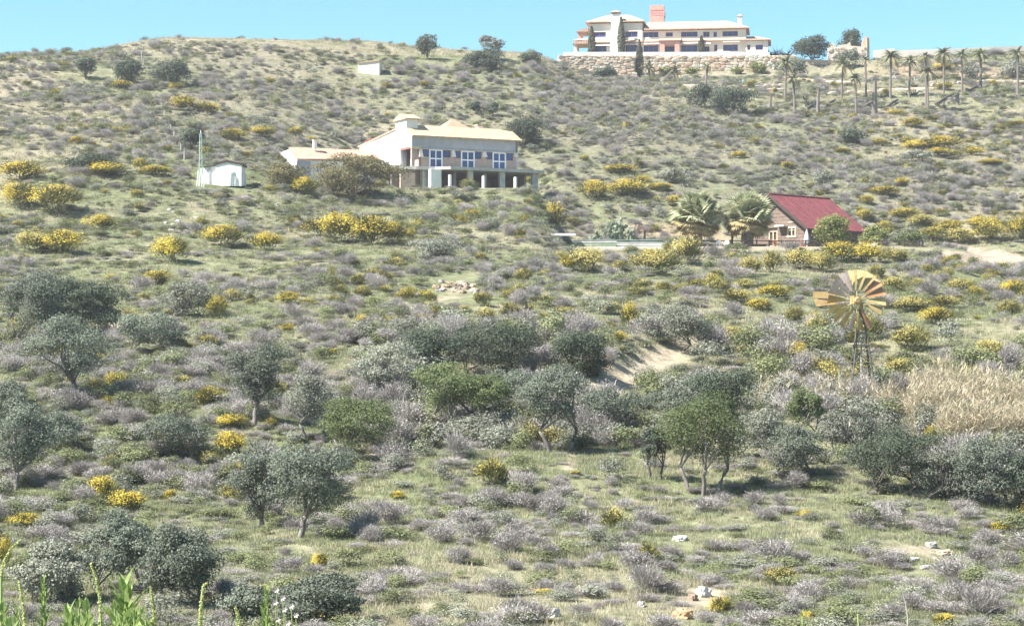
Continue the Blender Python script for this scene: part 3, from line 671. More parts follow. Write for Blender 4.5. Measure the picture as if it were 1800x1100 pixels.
    MB().box(A(521, 10.6), A(545, 10.6), 10.4, 10.7, -2.6, C(283, 530, 10.6)).build('annex_front_wall', M_grey, v)
    return F
FH = build_house()
g0 = -2.75
for (pa, r0, r1, lab) in ((791, 307, 323, 'short pale concrete post by the wide white column under the terrace'), (850, 309, 322, 'short pale concrete post between the two middle columns under terrace'), (906, 311, 324, 'short pale concrete post beside the yellow broom under the terrace')):
    Y = 277.0; o = at(pa, Y); S = Y / FPX
    z1 = zrow(r0, Y) - o.z
    t = thing('concrete_post', lab, 'post', (o.x, o.y, o.z), 0, 'concrete posts before the unfinished house')
    MB().tube([(0, 0, -.4), (0, 0, z1 - .12)], .24, 10).build('shaft', M_white, t)
    MB().tube([(0, 0, z1 - .12), (0, 0, z1 - .04), (0, 0, z1)], [.25, .24, .12], 10).build('cap', M_conc, t)

# ------------------------------------------------------------------ timber cabin with red roof
M_plank = mat('brown_boards', (.22, .165, .13), .9, (.155, .115, .09), 2.5, .3)
M_darkwood = mat('dark_timber', (.085, .06, .05), .9, (.055, .04, .035), 3, .2)
def build_cabin():
    F = Frame(1420, 247, TER, 44)
    v = thing('timber_cabin', 'brown timber cabin with a steep dark red sheet roof behind small trees', 'house', F.o, F.t)
    Wd, Ln, e, rg = 10.4, 10.2, 3.1, 6.85
    A = lambda px, row=400: None
    def gb(px):      # b coordinate on the gable wall (plane a = 0) for a photo column
        d = Vector(((px - CX) / FPX, 1.0, 0)); k = F.o.dot(F.e1) / d.dot(F.e1); return (d * k - F.o).dot(F.e2)
    def gc(px, row):
        d = Vector(((px - CX) / FPX, 1.0, (HY - row) / FPX)); k = F.o.dot(F.e1) / d.dot(F.e1); return (d * k - F.o).z
    # gable wall of horizontal boards, each a part
    wb0, wb1, wc0, wc1 = gb(1399.5), gb(1384.5), gc(1392, 416.5), gc(1392, 399)
    db0, db1, dc1 = gb(1367), gb(1352), gc(1360, 406)
    nb = 16; hgt = rg / nb
    for i in range(nb):
        z0, z1 = i * hgt, (i + 1) * hgt - .03
        lim = lambda z: 0.0 if z <= e else (z - e) / (rg - e) * Wd / 2
        segs = [(lim(z1), Wd - lim(z1))] if z1 > e else [(0, Wd)]
        for (h0, h1, q0, q1) in ((wb0, wb1, wc0, wc1), (db0, db1, -1, dc1)):
            if z1 > q0 and z0 < q1:
                ns = []
                for (s0, s1) in segs:
                    if h0 > s0 and h1 < s1: ns += [(s0, h0), (h1, s1)]
                    else: ns.append((s0, s1))
                segs = ns
        for (s0, s1) in segs:
            if s1 - s0 > .1: MB().box(random.uniform(-.03, .0), .1, s0, s1, z0, z1).build('board', M_plank, v)
    MB().prism([(.1, 0.02, 0), (.1, 0.02, e), (.1, Wd / 2, rg - .02), (.1, Wd - .02, e), (.1, Wd - .02, 0)], (.12, 0, 0)).build('gable_backing', M_darkwood, v)
    MB().prism([(Ln, 0, 0), (Ln, 0, e), (Ln, Wd / 2, rg), (Ln, Wd, e), (Ln, Wd, 0)], (-.2, 0, 0)).build('rear_gable', M_plank, v)
    for i in range(9):
        z0 = i * e / 9
        MB().box(.23, Ln - .21, random.uniform(0, .02), .12, z0, z0 + e / 9 - .03).build('board', M_plank, v)
    MB().box(.23, Ln - .21, Wd - .15, Wd, 0, e).build('rear_wall', M_plank, v)
    MB().box(.23, Ln - .21, .13, .2, 0, e).build('wall_backing', M_darkwood, v)
    # roof planes
    oa, ob = .9, .75; k = (rg - e) / (Wd / 2)
    rid = rg + .22
    for sgn in (0, 1):
        f = (lambda b: b) if sgn == 0 else (lambda b: Wd - b)
        b0, b1 = f(-ob), f(Wd / 2); z0 = e - k * ob + .12
        P = [(-oa, b0, z0), (Ln + oa, b0, z0), (Ln + oa, b1, rid), (-oa, b1, rid)]
        rf = MB().hexa([(x, y, z - .14) for (x, y, z) in P], P).build('roof_plane', M_redtile, v)
        sm = MB()
        for i in range(17):
            x = -oa + .03 + i * (Ln + 2 * oa - .12) / 16
            sm.hexa([(x, b0, z0 + .003), (x + .06, b0, z0 + .003), (x + .06, b1, rid + .003), (x, b1, rid + .003)], [(x, b0, z0 + .05), (x + .06, b0, z0 + .05), (x + .06, b1, rid + .05), (x, b1, rid + .05)])
        sm.build('roof_seam', M_redtile, rf)
        # verge board and rafters
        bd = MB().hexa([(-oa - .06, b0, z0 - .42), (-oa - .003, b0, z0 - .42), (-oa - .003, b1, rid - .42), (-oa - .06, b1, rid - .42)], [(-oa - .06, b0, z0 + .02), (-oa - .003, b0, z0 + .02), (-oa - .003, b1, rid + .02), (-oa - .06, b1, rid + .02)])
        bd.build('verge_board', M_darkwood, v)
        MB().box(-oa + .01, Ln + oa - .01, min(b0, f(-ob + .06)), max(b0, f(-ob + .06)), z0 - .34, z0 - .145).build('fascia', M_darkwood, v)
    MB().tube([(-oa - .05, Wd / 2, rid + .03), (Ln + oa, Wd / 2, rid + .03)], .12, 8).build('ridge_cap', M_redtile, v)
    # window and door in the gable
    w = MB().box(.12, .15, wb0, wb1, wc0, wc1).build('window', M_glass, v)
    f = MB(); t = .16
    f.box(-.08, .09, wb0 - .03, wb0 + t, wc0, wc1); f.box(-.08, .09, wb1 - t, wb1 + .03, wc0, wc1); f.box(-.083, .09, wb0 - .05, wb1 + .05, wc1 - t, wc1 + .06); f.box(-.11, .09, wb0 - .08, wb1 + .08, wc0 - .06, wc0 + t)
    f.box(-.06, .1, (wb0 + wb1) / 2 - .07, (wb0 + wb1) / 2 + .07, wc0 + t, wc1 - t); f.box(-.05, .1, wb0 + t, wb1 - t, (wc0 * .35 + wc1 * .65), (wc0 * .35 + wc1 * .65) + .07)
    f.build('frame', M_woodframe, w)
    d = MB().box(.12, .15, db0, db1, 0, dc1).build('glazed_door', M_glass, v)
    f = MB()
    for i in range(3): q = db0 + (db1 - db0 - .14) * i / 2; f.box(-.05, .1, q, q + .14, 0, dc1)
    for z in (0.02, .75, 1.4, dc1 - .12): f.box(-.04, .1, db0 + .003, db1 - .003, z, z + .1)
    f.build('frame', M_woodframe, d)
    lb = gb(1377); MB().box(-.9, -.035, lb - .7, lb + .7, gc(1377, 398.5), gc(1377, 396)).build('door_canopy', M_white, v)
    MB().box(-.06, -.032, gb(1397), gb(1386), gc(1390, 391.5), gc(1390, 389.5)).build('shelf_trim', M_woodframe, v)
    return F
FC = build_cabin()

def cabin_props():
    Yf = 240.0; z = TER
    # dark rail fence in front of the cabin
    fz = thing('rail_fence', 'dark two-rail wooden fence along terrace edge in front of the cabin', 'fence', at(1236, Yf, z))
    o = fz.location
    X = lambda px: (px - CX) / FPX * Yf - o.x
    for px in (1236, 1262, 1284, 1306, 1330, 1352, 1374, 1396, 1416, 1432):
        MB().box(X(px) - .07, X(px) + .07, -.07, .07, -.3, 1.0).build('post', M_darkwood, fz)
    xs = [1236, 1284, 1330, 1374, 1432]
    for a_, b_ in zip(xs[:-1], xs[1:]):
        for h in (.45, .88): MB().box(X(a_) + .072, X(b_) - .072, -.04, .04, h - .05, h + .06).build('rail', M_darkwood, fz)
    # second fence right of the cabin
    f2 = thing('rail_fence', 'dark rail fence with posts beneath the two small round trees', 'fence', at(1500, 243, z)); o2 = f2.location
    X2 = lambda px: (px - CX) / FPX * 243 - o2.x
    for px in (1500, 1530, 1558, 1590, 1622): MB().box(X2(px) - .08, X2(px) + .08, -.07, .07, -.3, 1.15 if px != 1558 else 1.5).build('post', M_darkwood, f2)
    for h in (.5, 1.0): MB().box(X2(1500), X2(1622), -.04, .04, h - .05, h + .05).build('rail', M_darkwood, f2)
    # tall lamp post between the palms
    p = at(1287, 243, z); t = thing('wooden_pole', 'tall dark wooden pole between the two fan palms', 'pole', p)
    MB().tube([(0, 0, -.3), (0, 0, 2.6)], .12, 8).build('shaft', M_darkwood, t); MB().box(-.2, .2, -.2, .2, 2.6, 2.75).build('cap', M_darkwood, t)
    # pergola
    p = at(1127, 243, z); S = 243 / FPX; t = thing('garden_shelter', 'small open wooden shelter with brown roof beside the prickly pear', 'shelter', p)
    for (dx, dy) in ((-7, 0), (7, 0), (-7, 1.2), (7, 1.2)): MB().box(dx * S - .08, dx * S + .08, dy - .08, dy + .08, -.3, 2.35).build('post', M_plank, t)
    MB().hexa([(-8 * S, -.5, 2.36), (13 * S, -.5, 2.2), (13 * S, 1.8, 2.5), (-8 * S, 1.8, 2.6)], [(-6 * S, -.5, 2.9), (13.5 * S, -.5, 2.42), (13.5 * S, 1.8, 2.7), (-6 * S, 1.8, 3.1)]).build('roof', M_plank, t)
    # stacks of green pipes
    M_green = mat('faded_green', (.17, .23, .15), .7, (.25, .29, .21), 1.2); M_green2 = mat('dark_green_pipe', (.09, .12, .09), .7, (.15, .19, .17), 1.2)
    for (pa, pb, nl, lab, sd) in ((1010, 1086, 5, 'stack of long grey-green poles lying at the terrace edge', 1), (1088, 1180, 5, 'longer stack of faded green poles lying by the garden shelter', 2)):
        r = random.Random(sd); o = at(pa, 238.6, z); t = thing('pole_stack', lab, 'pole stack', o, 0, 'green pole stacks')
        L = (pb - pa) / FPX * 238
        for j in range(nl):
            for i in range(4 - j // 2):
                dx = r.uniform(-.3, .25) - (j * .25 if pb == 1180 else 0)
                MB().tube([(max(dx, -.3), i * .24 + j * .1, .1 + j * .19), (L + dx, i * .24 + j * .1, .1 + j * .19 + r.uniform(-.05, .05))], .095, 8).build('pole', r.choice([M_green, M_green, M_green2, M_conc]) , t)
    o = at(968, 238, H(at(968, 238).x, 238)); t = tag(MB().box(0, 2.9, 0, .6, -.05, .22).build('white_plank', M_white), 'white plank lying flat on the ground left of the green poles', 'plank'); t.location = o
    # closed white parasol, table, pots, white tarpaulin, vehicle
    p = at(1418, 241.5, z); t = thing('parasol', 'closed pale grey parasol at the near corner of the cabin', 'parasol', p)
    MB().tube([(0, 0, 0), (0, 0, 2.3)], .04, 6).build('pole', M_wframe, t)
    MB().tube([(0, 0, .75), (0, 0, 1.1), (.02, 0, 1.7), (0, 0, 2.25)], [.30, .34, .22, .05], 9).build('canopy', mat('pale_canvas', (.62, .66, .70), .9, (.5, .54, .6), 3), t)
    p = at(1404, 240.9, z); t = thing('garden_table', 'pale garden table beside the closed parasol', 'table', p)
    MB().box(-.55, .55, -.35, .35, .92, .98).build('table_top', M_wframe, t)
    for sx in (-.45, .45):
        for sy in (-.28, .28): MB().box(sx - .04, sx + .04, sy - .04, sy + .04, 0, .917).build('leg', M_wframe, t)
    M_terra = mat('terracotta', (.52, .22, .15), .8, (.42, .17, .11), 4); M_petal = mat('red_petals', (.6, .06, .08), .8, (.5, .1, .12), 6); M_pl = leaf_mat('pot_leaf', (.06, .12, .03), (.12, .2, .05))
    for i, px in enumerate((1362, 1393, 1410)):
        p = at(px, 239.3 + .1 * (i % 3), z); t = thing('flower_pot', 'terracotta pot with red flowers at the foot of the cabin fence', 'flower pot', p, 0, 'flower pots along the cabin fence')
        MB().tube([(0, 0, 0), (0, 0, .38), (0, 0, .42)], [.17, .25, .27], 10).build('pot', M_terra, t)
        r = np.random.default_rng(i); Cc = r.normal(size=(70, 3)) * (.16, .16, .12) + (0, 0, .55)
        link('plant', quads_mesh('plant', leaves(r, Cc, Cc * 0 + (0, 0, 1), np.full(70, .07)), M_pl), t)
        link('flowers', quads_mesh('flowers', leaves(r, Cc[:26] + (0, 0, .08), Cc[:26] * 0 + (0, 0, 1), np.full(26, .07), .8), M_petal), t)
    # upright figure-like white chairs between the palms
    for i, (px, lab) in enumerate(((1266, 'white folding chair leaning askew between the fan palms'), (1276, 'white folding chair standing by the wooden pole'))):
        p = at(px, 239.4, z); t = thing('folding_chair', lab, 'chair', p, .5 - i)
        MB().box(-.22, .22, -.22, .22, .42, .47).build('seat', M_wframe, t); MB().box(-.22, .22, .2, .25, .48, .9).build('backrest', M_wframe, t)
        for sx in (-1, 1): MB().tube([(sx * .2, -.22, 0), (sx * .2, .2, .55)], .03, 5).build('leg', M_wframe, t); MB().tube([(sx * .2, .25, 0), (sx * .2, -.15, .42)], .03, 5).build('leg', M_wframe, t)
    for i, (px, wpx, col, lab) in enumerate(((1243, 12, M_darkwood, 'low dark timber pile under the left fan palm'), (1335, 10, M_plank, 'brown timber pile under the right fan palm'))):
        p = at(px, 241, z); t = thing('log_pile', lab, 'log pile', p); r = random.Random(i)
        for j in range(9): MB().tube([(-.7, (j % 3) * .2, .1 + (j // 3) * .18), (.7 + r.uniform(-.2, .2), (j % 3) * .2 + r.uniform(-.05, .05), .1 + (j // 3) * .18)], .095, 7).build('log', col, t)
    # white sheet heaped over something low, right of the cabin
    r = np.random.default_rng(5); n = 15; p = at(1533, 240.5, z)
    u, w = np.meshgrid(np.linspace(-1, 1, n), np.linspace(-1, 1, n)); hh = .42 * np.clip(1.25 - np.abs(u) ** 3 - .7 * np.abs(w) ** 3, 0, 1) + .12 * r.random((n, n)) + .12 * np.sin(u * 5)
    hh[0, :] = hh[-1, :] = -.05; hh[:, 0] = hh[:, -1] = -.05
    V = [(u[i, j] * .95, w[i, j] * .6, hh[i, j] - .02) for i in range(n) for j in range(n)]
    t = MB().add(V, [(i * n + j, i * n + j + 1, (i + 1) * n + j + 1, (i + 1) * n + j) for i in range(n - 1) for j in range(n - 1)]).build('white_tarpaulin', M_white); t.location = p
    tag(t, 'low heap under a white sheet below the small round tree', 'tarpaulin')
cabin_props()

# ------------------------------------------------------------------ huts, mast, posts
def build_hut():
    Y = 250.0; o = at(388, Y, zrow(318.5, 250)); S = Y / FPX
    v = thing('white_hut', 'small whitewashed hut with dark low-pitched roof beside the lattice mast', 'hut', o)
    x = lambda px: (px - 388) * S
    z = lambda row: zrow(row, Y) - o.z
    MB().prism([(x(379), 0, -.6), (x(379), 0, z(290)), (x(399), 0, z(285.5)), (x(424.5), 0, z(290)), (x(424.5), 0, -.6)], (0, 3.4, 0)).build('wall', M_white, v)
    MB().prism([(x(352), .5, -.6), (x(352), .5, z(295)), (x(378.5), .5, z(291)), (x(378.5), .5, -.6)], (0, 2.6, 0)).build('lean_to_wall', M_white, v)
    MB().prism([(x(377), -.09, z(290.8)), (x(399), -.09, z(285.4)), (x(428), -.09, z(291)), (x(427.5), -.09, z(287.6)), (x(399), -.09, z(281.6)), (x(376), -.09, z(287.6))], (0, 3.8, 0)).build('roof', M_darkwood, v)
    MB().prism([(x(357), .3, z(294.2)), (x(376.5), .3, z(291)), (x(376.5), .3, z(289)), (x(357), .3, z(292.4))], (0, 3, 0)).build('lean_to_roof', M_darkwood, v)
    MB().box(x(366), x(369), .44, .497, -.3, z(292)).build('door_post', mat('lilac_grey', (.45, .42, .48), .9), v)
    MB().box(x(424.8), x(428), .4, 2.4, -.5, z(303)).build('side_block', M_white, v)
build_hut()
def build_mast():
    Y = 248.5; o = at(353, Y); S = Y / FPX; top = zrow(235, Y) - o.z
    v = thing('lattice_mast', 'slim green and white lattice mast next to the whitewashed hut', 'mast', (o.x, o.y, o.z))
    Mg = mat('pale_green_paint', (.32, .45, .40), .6, (.26, .38, .34), 2)
    w0, w1 = .24, .10
    cs = [(-1, -1), (1, -1), (1, 1), (-1, 1)]
    for (sx, sy) in cs:
        MB().tube([(sx * w0, sy * w0, -.3), (sx * w1, sy * w1, top)], .032, 5).build('leg', M_white if sx < 0 and sy < 0 else Mg, v)
    br = MB(); n = 9
    for i in range(n):
        z0, z1 = top * i / n, top * (i + 1) / n; a = w0 + (w1 - w0) * i / n; b = w0 + (w1 - w0) * (i + 1) / n
        for k in range(4):
            p, q = cs[k], cs[(k + 1) % 4]
            br.tube([(p[0] * a, p[1] * a, z0), (q[0] * b, q[1] * b, z1)], .018, 4); br.tube([(p[0] * b, p[1] * b, z1), (q[0] * b, q[1] * b, z1)], .018, 4)
    br.build('bracing', Mg, v)
    MB().tube([(0, 0, top), (0, 0, top + .4)], .06, 6).build('head', M_white, v)
    for i, px in enumerate((346, 350, 354.5, 358)):
        X = (px - CX) / FPX * 247.4; p = Vector((X, 247.4, H(X, 247.4)))
        t = tag(MB().tube([(0, 0, -.2), (.15 + .05 * i, 0, 1.9 + .25 * (i == 1))], .06, 6).build('white_stake', M_white), 'leaning white stake at the foot of the lattice mast', 'stake', 'white stakes by the lattice mast'); t.location = p
build_mast()
def build_block():
    Y = 372; o = ground_at(648, 131); Y = o.y; S = Y / FPX
    v = thing('block_hut', 'small plain white box hut with sloping roof high on the hillside', 'hut', o, -.12)
    w = 19 * S; hl, hr = 19 * S, 23 * S
    MB().prism([(-w, 0, -.8), (-w, 0, hl), (w, 0, hr), (w, 0, -.8)], (0, 3.2, 0)).build('wall', M_cream, v)
    MB().prism([(-w - .12, -.18, hl + .003), (-w - .12, -.18, hl + .18), (w + .12, -.18, hr + .2), (w + .12, -.18, hr + .015)], (0, 3.6, 0)).build('roof', M_tile2, v)
    MB().box(w * .1, w * .16, -.05, -.003, hl * .55, hl * .7).build('vent', M_conc, v)
build_block()
M_post = mat('weathered_post', (.42, .39, .36), .9, (.33, .30, .28), 3)
post_mesh = None
for i, (px, row, h) in enumerate([(280, 178, 10), (284, 191, 10), (289, 206, 12), (294, 219, 14), (300, 233, 14), (306, 240, 9), (311, 255, 13), (318, 270, 16), (324, 282, 18), (249, 108, 16), (252, 119, 14), (243, 92, 10)]):
    p = ground_at(px, row); S = p.y / FPX
    t = thing('fence_post', 'thin grey weathered fence post in the line climbing the hill', 'post', p, 0, 'fence posts climbing the hill')
    MB().tube([(0, 0, -.3), (.03, 0, h * S)], [.12, .1], 6).build('shaft', M_post, t)

# ------------------------------------------------------------------ wind pump
def build_windpump():
    Y = 118.0; S = Y / FPX; X = (1514 - CX) / FPX * Y; zg = H(X, Y)
    zh = zrow(528, Y) - zg          # hub height
    v = thing('wind_pump', 'rusty yellow multi-blade wind pump on a lattice tower above the reeds', 'wind pump', (X, Y, zg))
    Mo = mat('ochre_paint', (.50, .36, .16), .7, (.38, .26, .11), 2.5); Ml = mat('faded_shaded_lilac', (.56, .47, .43), .7, (.46, .36, .31), 2.5)
    Mr = mat('rust_red', (.50, .27, .14), .8, (.42, .19, .09), 3); My = mat('pale_yellow', (.60, .47, .23), .7, (.48, .35, .14), 2.5); Mt = mat('grey_green_steel', (.14, .135, .11), .7, (.08, .075, .06), 2.5)
    zt = zh - .55; w0, w1 = .80, .10
    cs = [(-1, -1), (1, -1), (1, 1), (-1, 1)]
    wd = lambda z: w0 + (w1 - w0) * z / zt
    for (sx, sy) in cs: MB().tube([(sx * w0, sy * w0, -.3), (sx * w1, sy * w1, zt)], .045, 6).build('tower_leg', Mt, v)
    br = MB(); zs = [0, 1.2, 2.3, 3.2, 4.0, 4.7, 5.2, zt]
    zs = [z * zt / zs[-1] for z in zs]
    for i in range(len(zs) - 1):
        for k in range(4):
            p, q = cs[k], cs[(k + 1) % 4]; a, b = wd(zs[i]), wd(zs[i + 1])
            br.tube([(p[0] * a, p[1] * a, zs[i]), (q[0] * b, q[1] * b, zs[i + 1])], .02, 4); br.tube([(q[0] * a, q[1] * a, zs[i]), (p[0] * b, p[1] * b, zs[i + 1])], .02, 4)
            br.tube([(p[0] * b, p[1] * b, zs[i + 1]), (q[0] * b, q[1] * b, zs[i + 1])], .03, 4)
    br.build('tower_bracing', Mt, v)
    zp = zrow(606, Y) - zg; a = wd(zp)
    MB().box(-.55, .95, -.42, .42, zp - .04, zp + .02).build('platform', mat('rotten_boards', (.17, .14, .11), .9, (.1, .09, .08), 4), v)
    MB().tube([(a, -.3, zp - .55), (.95, -.38, zp - .03)], .035, 5).build('platform_strut', Mt, v); MB().tube([(-a, -.3, zp - .4), (-.55, -.38, zp - .03)], .03, 5).build('platform_strut', Mt, v)
    MB().tube([(0, 0, 0), (0, 0, zt)], .05, 6).build('pump_rod', mat('pale_steel', (.5, .5, .48), .5, (.4, .38, .35), 3, 0, .4), v)
    MB().tube([(0, 0, zt - .1), (0, 0, zh - .1)], [.12, .09], 8).build('mast_head', Mo, v)
    # wheel in its own plane: hub at (hx0, -0.55)
    hx0 = (1503 - 1514) * S; R = 53 * S
    wt = math.radians(10)
    Wm = Matrix.Translation((hx0, -.55, zh)) @ Matrix.Rotation(wt, 4, 'Z')
    gear = MB().box(-.22, .22, -.15, .5, -.22, .25); gear.v = [tuple(Wm @ Vector(q)) for q in gear.v]; gear.build('gearbox', Mo, v)
    hub = MB().tube([(0, -.25, 0), (0, -.05, 0), (0, .15, 0)], [.14, .26, .22], 12); hub.v = [tuple(Wm @ Vector(q)) for q in hub.v]; hub.build('hub', Mo, v)
    def ring(r, t):
        mb = MB(); n = 36; pts = [(math.cos(2 * math.pi * k / n) * r, 0.07, math.sin(2 * math.pi * k / n) * r) for k in range(n + 1)]
        mb.tube(pts, t, 5, cap=False); mb.v = [tuple(Wm @ Vector(q)) for q in mb.v]; return mb
    ring(R * .40, .022).build('wheel_ring', My, v); ring(R * .70, .022).build('wheel_ring', My, v)
    for k in range(6):
        a = math.pi / 6 + k * math.pi / 3; mb = MB().tube([(math.cos(a) * .2, -.06, math.sin(a) * .2), (math.cos(a) * R * .7, .05, math.sin(a) * R * .7)], .02, 4); mb.v = [tuple(Wm @ Vector(q)) for q in mb.v]; mb.build('spoke', My, v)
    nb = 18; r = random.Random(3)
    for k in range(nb):
        ang = math.radians(90 - k * 20 + 8)
        deg = (k * 20 - 8) % 360              # clockwise from the top
        if deg in (112, 132 + 20): pass
        if k in (7,): continue                 # a missing sail, lower right
        mt = Ml if deg > 275 and deg < 350 else (Mr if k in (4, 8, 3) else (My if k in (5, 0, 1) else Mo))  # upper-left sails: shadowed back side put into the lilac colour
        if 160 < deg < 255: mt = r.choice([Ml, Mo, My])
        pitch = math.radians(33 + r.uniform(-4, 4)); mb = MB(); n = 4; th = .012
        V = []; rin, rout = R * .36, R * (1.0 if k != 6 else .93)
        for i in range(n + 1):
            rr = rin + (rout - rin) * i / n; hw = (R * .05 + R * .118 * (rr - rin) / (rout - rin))
            for j in range(4):
                s = -1 + 2 * j / 3; t_ = s * hw
                bow = .045 * (1 - s * s)
                V.append((rr, t_ * math.sin(pitch) - bow * math.cos(pitch), t_ * math.cos(pitch) + bow * math.sin(pitch)))
        def tr(p): x, y, z = p; return Wm @ Vector((x * math.cos(ang) - z * math.sin(ang), y, x * math.sin(ang) + z * math.cos(ang)))
        nV = len(V); fr = []
        for i in range(n):
            for j in range(3):
                q = i * 4 + j; fr.append((q, q + 1, q + 5, q + 4))
        back = [(x, y + th, z) for (x, y, z) in V]
        mb.add([tr(p) for p in V + back], fr + [tuple(nV + i for i in f[::-1]) for f in fr] + [(i * 4, i * 4 + 4, nV + i * 4 + 4, nV + i * 4) for i in range(n)] + [(i * 4 + 3, nV + i * 4 + 3, nV + i * 4 + 7, i * 4 + 7) for i in range(n)] + [(j + n * 4, j + 1 + n * 4, nV + j + 1 + n * 4, nV + j + n * 4) for j in range(3)])
        mb.build('sail', mt, v)
    # folded tail vane at the left
    x0, x1 = (1431 - 1514) * S, (1470 - 1514) * S; zc0, zc1 = zrow(538.5, Y) - zg, zrow(512, Y) - zg; zm = zrow(524.5, Y) - zg
    vn = MB().prism([(x0, .35, zm + .04), (x0 - .02, .35, zc1), (x1, .25, zc1 - .02), (x1, .25, zm + .04)], (0, .03, 0)).build('tail_vane', Mo, v)
    MB().prism([(x0 + .2, .33, zc0), (x0 + .02, .36, zm - .02), (x1, .26, zm - .02), (x1, .24, zc0 + .05)], (0, .03, 0)).build('tail_vane', Mo, v)
    for (za, zb) in ((zm, zh - .02), (zc0, zh - .12)): MB().tube([(x0 + .25, .36, za), (hx0 + .1, .1, zb)], .035, 5).build('tail_boom', mat('dark_bar', (.12, .08, .06), .8), v)
build_windpump()

# ------------------------------------------------------------------ foliage materials
L_olive = leaf_mat('olive_leaf', (0.105, 0.125, 0.092), (0.235, 0.255, 0.195), .2, .15)
L_dark = leaf_mat('dark_leaf', (0.062, 0.079, 0.054), (0.15, 0.172, 0.12), .2, .15)
L_green = leaf_mat('green_leaf', (0.09, 0.118, 0.052), (0.2, 0.228, 0.11), .25, .15)
L_brown = leaf_mat('tan_green_leaf', (0.125, 0.115, 0.06), (0.25, 0.225, 0.12), .25, .1)
L_citrus = leaf_mat('citrus_leaf', (0.14, 0.17, 0.05), (0.34, 0.345, 0.15), .3, .12)
L_cypress = leaf_mat('cypress_leaf', (0.085, 0.09, 0.055), (0.15, 0.15, 0.1), .15, .1)
L_grey = leaf_mat('dry_twig', (0.28, 0.258, 0.232), (0.47, 0.437, 0.405), .15, .22)
L_shgreen = leaf_mat('shrub_leaf', (0.125, 0.145, 0.068), (0.265, 0.28, 0.15), .25, .3)
L_sage = leaf_mat('sage_leaf', (0.165, 0.175, 0.13), (0.315, 0.322, 0.255), .2, .25)
L_cistus = leaf_mat('rockrose_leaf', (.085, .105, .05), (.36, .37, .27), .2, .2)  # pale end of the tint paints glints into the leaf colour
L_flower = leaf_mat('broom_flower', (.43, .34, .06), (.74, .595, .12), .3, .15)
L_palef = leaf_mat('pale_broom_flower', (0.44, 0.37, 0.12), (0.62, 0.54, 0.22), .3, .15)
L_broom = leaf_mat('broom_stem', (0.11, 0.12, 0.045), (0.24, 0.235, 0.1), .2, .25)
L_grass = leaf_mat('grass_blade', (0.19, 0.215, 0.11), (0.36, 0.365, 0.22), .35, .3)
L_straw = leaf_mat('straw_blade', (0.34, 0.3, 0.2), (0.5, 0.455, 0.32), .3, .25)
M_bark = mat('grey_bark', (.24, .215, .19), .95, (.15, .13, .115), 4, .4)
M_barkdark = mat('dark_bark', (.13, .11, .09), .95, (.08, .07, .06), 4, .4)

LAND = [(133, 704, 'large dark olive'), (448, 748, 'lone round olive'), (527, 946, 'broad forked olive'), (640, 818, 'crooked green tree'), (800, 768, 'slender-stemmed green tree'), (985, 796, 'footpath olive'), (1236, 868, 'white-trunked tree'), (862, 664, 'dense domed tree'),
 (1022, 667, 'bush atop the tan bank'), (1262, 745, 'big domed tree by the reeds'), (62, 606, 'dark tree mass'), (262, 622, 'low spreading dark tree'), (28, 862, 'thin pale-trunked olive'), (316, 1066, 'large dark olive bush'), (560, 1102, 'spreading olive bush'), (1575, 868, 'wide dark tree under the reeds'), (1738, 892, 'round dark tree below the reeds'),
 (1514, 680, 'wind pump'), (1700, 760, 'reed bed'), (1182, 612, 'dark shrub with broom'), (800, 507, 'stone rubble'), (1090, 434, 'green pole stacks'), (1226, 432, 'fan palms'), (1440, 434, 'red-roofed cabin'), (1700, 455, 'dirt road'), (622, 350, 'round brownish bush'), (800, 322, 'unfinished house terrace'), (390, 318, 'white hut'), (160, 303, 'wide dark bush'), (299, 154, 'three hilltop oaks'),
 (648, 131, 'white block hut'), (751, 106, 'upright skyline tree'), (862, 115, 'greyish skyline tree'), (1030, 130, 'stone bastion'), (928, 258, 'dark bush by the tiled roof'), (1288, 203, 'dark bush clump'), (1501, 254, 'isolated round bush'), (1448, 332, 'bush above the cabin roof'), (1580, 178, 'terrace palms'), (635, 432, 'big double broom patch'), (296, 462, 'round yellow broom'), (971, 406, 'broom by the cactus'),
 (1237, 1048, 'white-topped boulder'), (973, 1083, 'bright white boulder'), (1195, 950, 'flat white slab'), (1640, 965, 'boulders on the tan path'), (700, 900, 'bare grass beside the forked olive'), (1250, 500, 'pale green bank'), (1760, 300, 'dry slope under the palms'), (450, 560, 'earth scrape slope'), (150, 480, 'yellow broom field')]
def zone(px, row):
    """where a plant stands, told by the nearest thing one can find"""
    d = [((px - a) ** 2 + ((row - b) * 1.7) ** 2, a, b, t) for a, b, t in LAND]; _, a, b, t = min(d)
    dx, dr = px - a, (row - b) * 1.7
    return ('beside the ' if abs(dx) > abs(dr) or abs(dr) < 14 else ('downhill of the ' if dr > 0 else 'uphill of the ')) + t

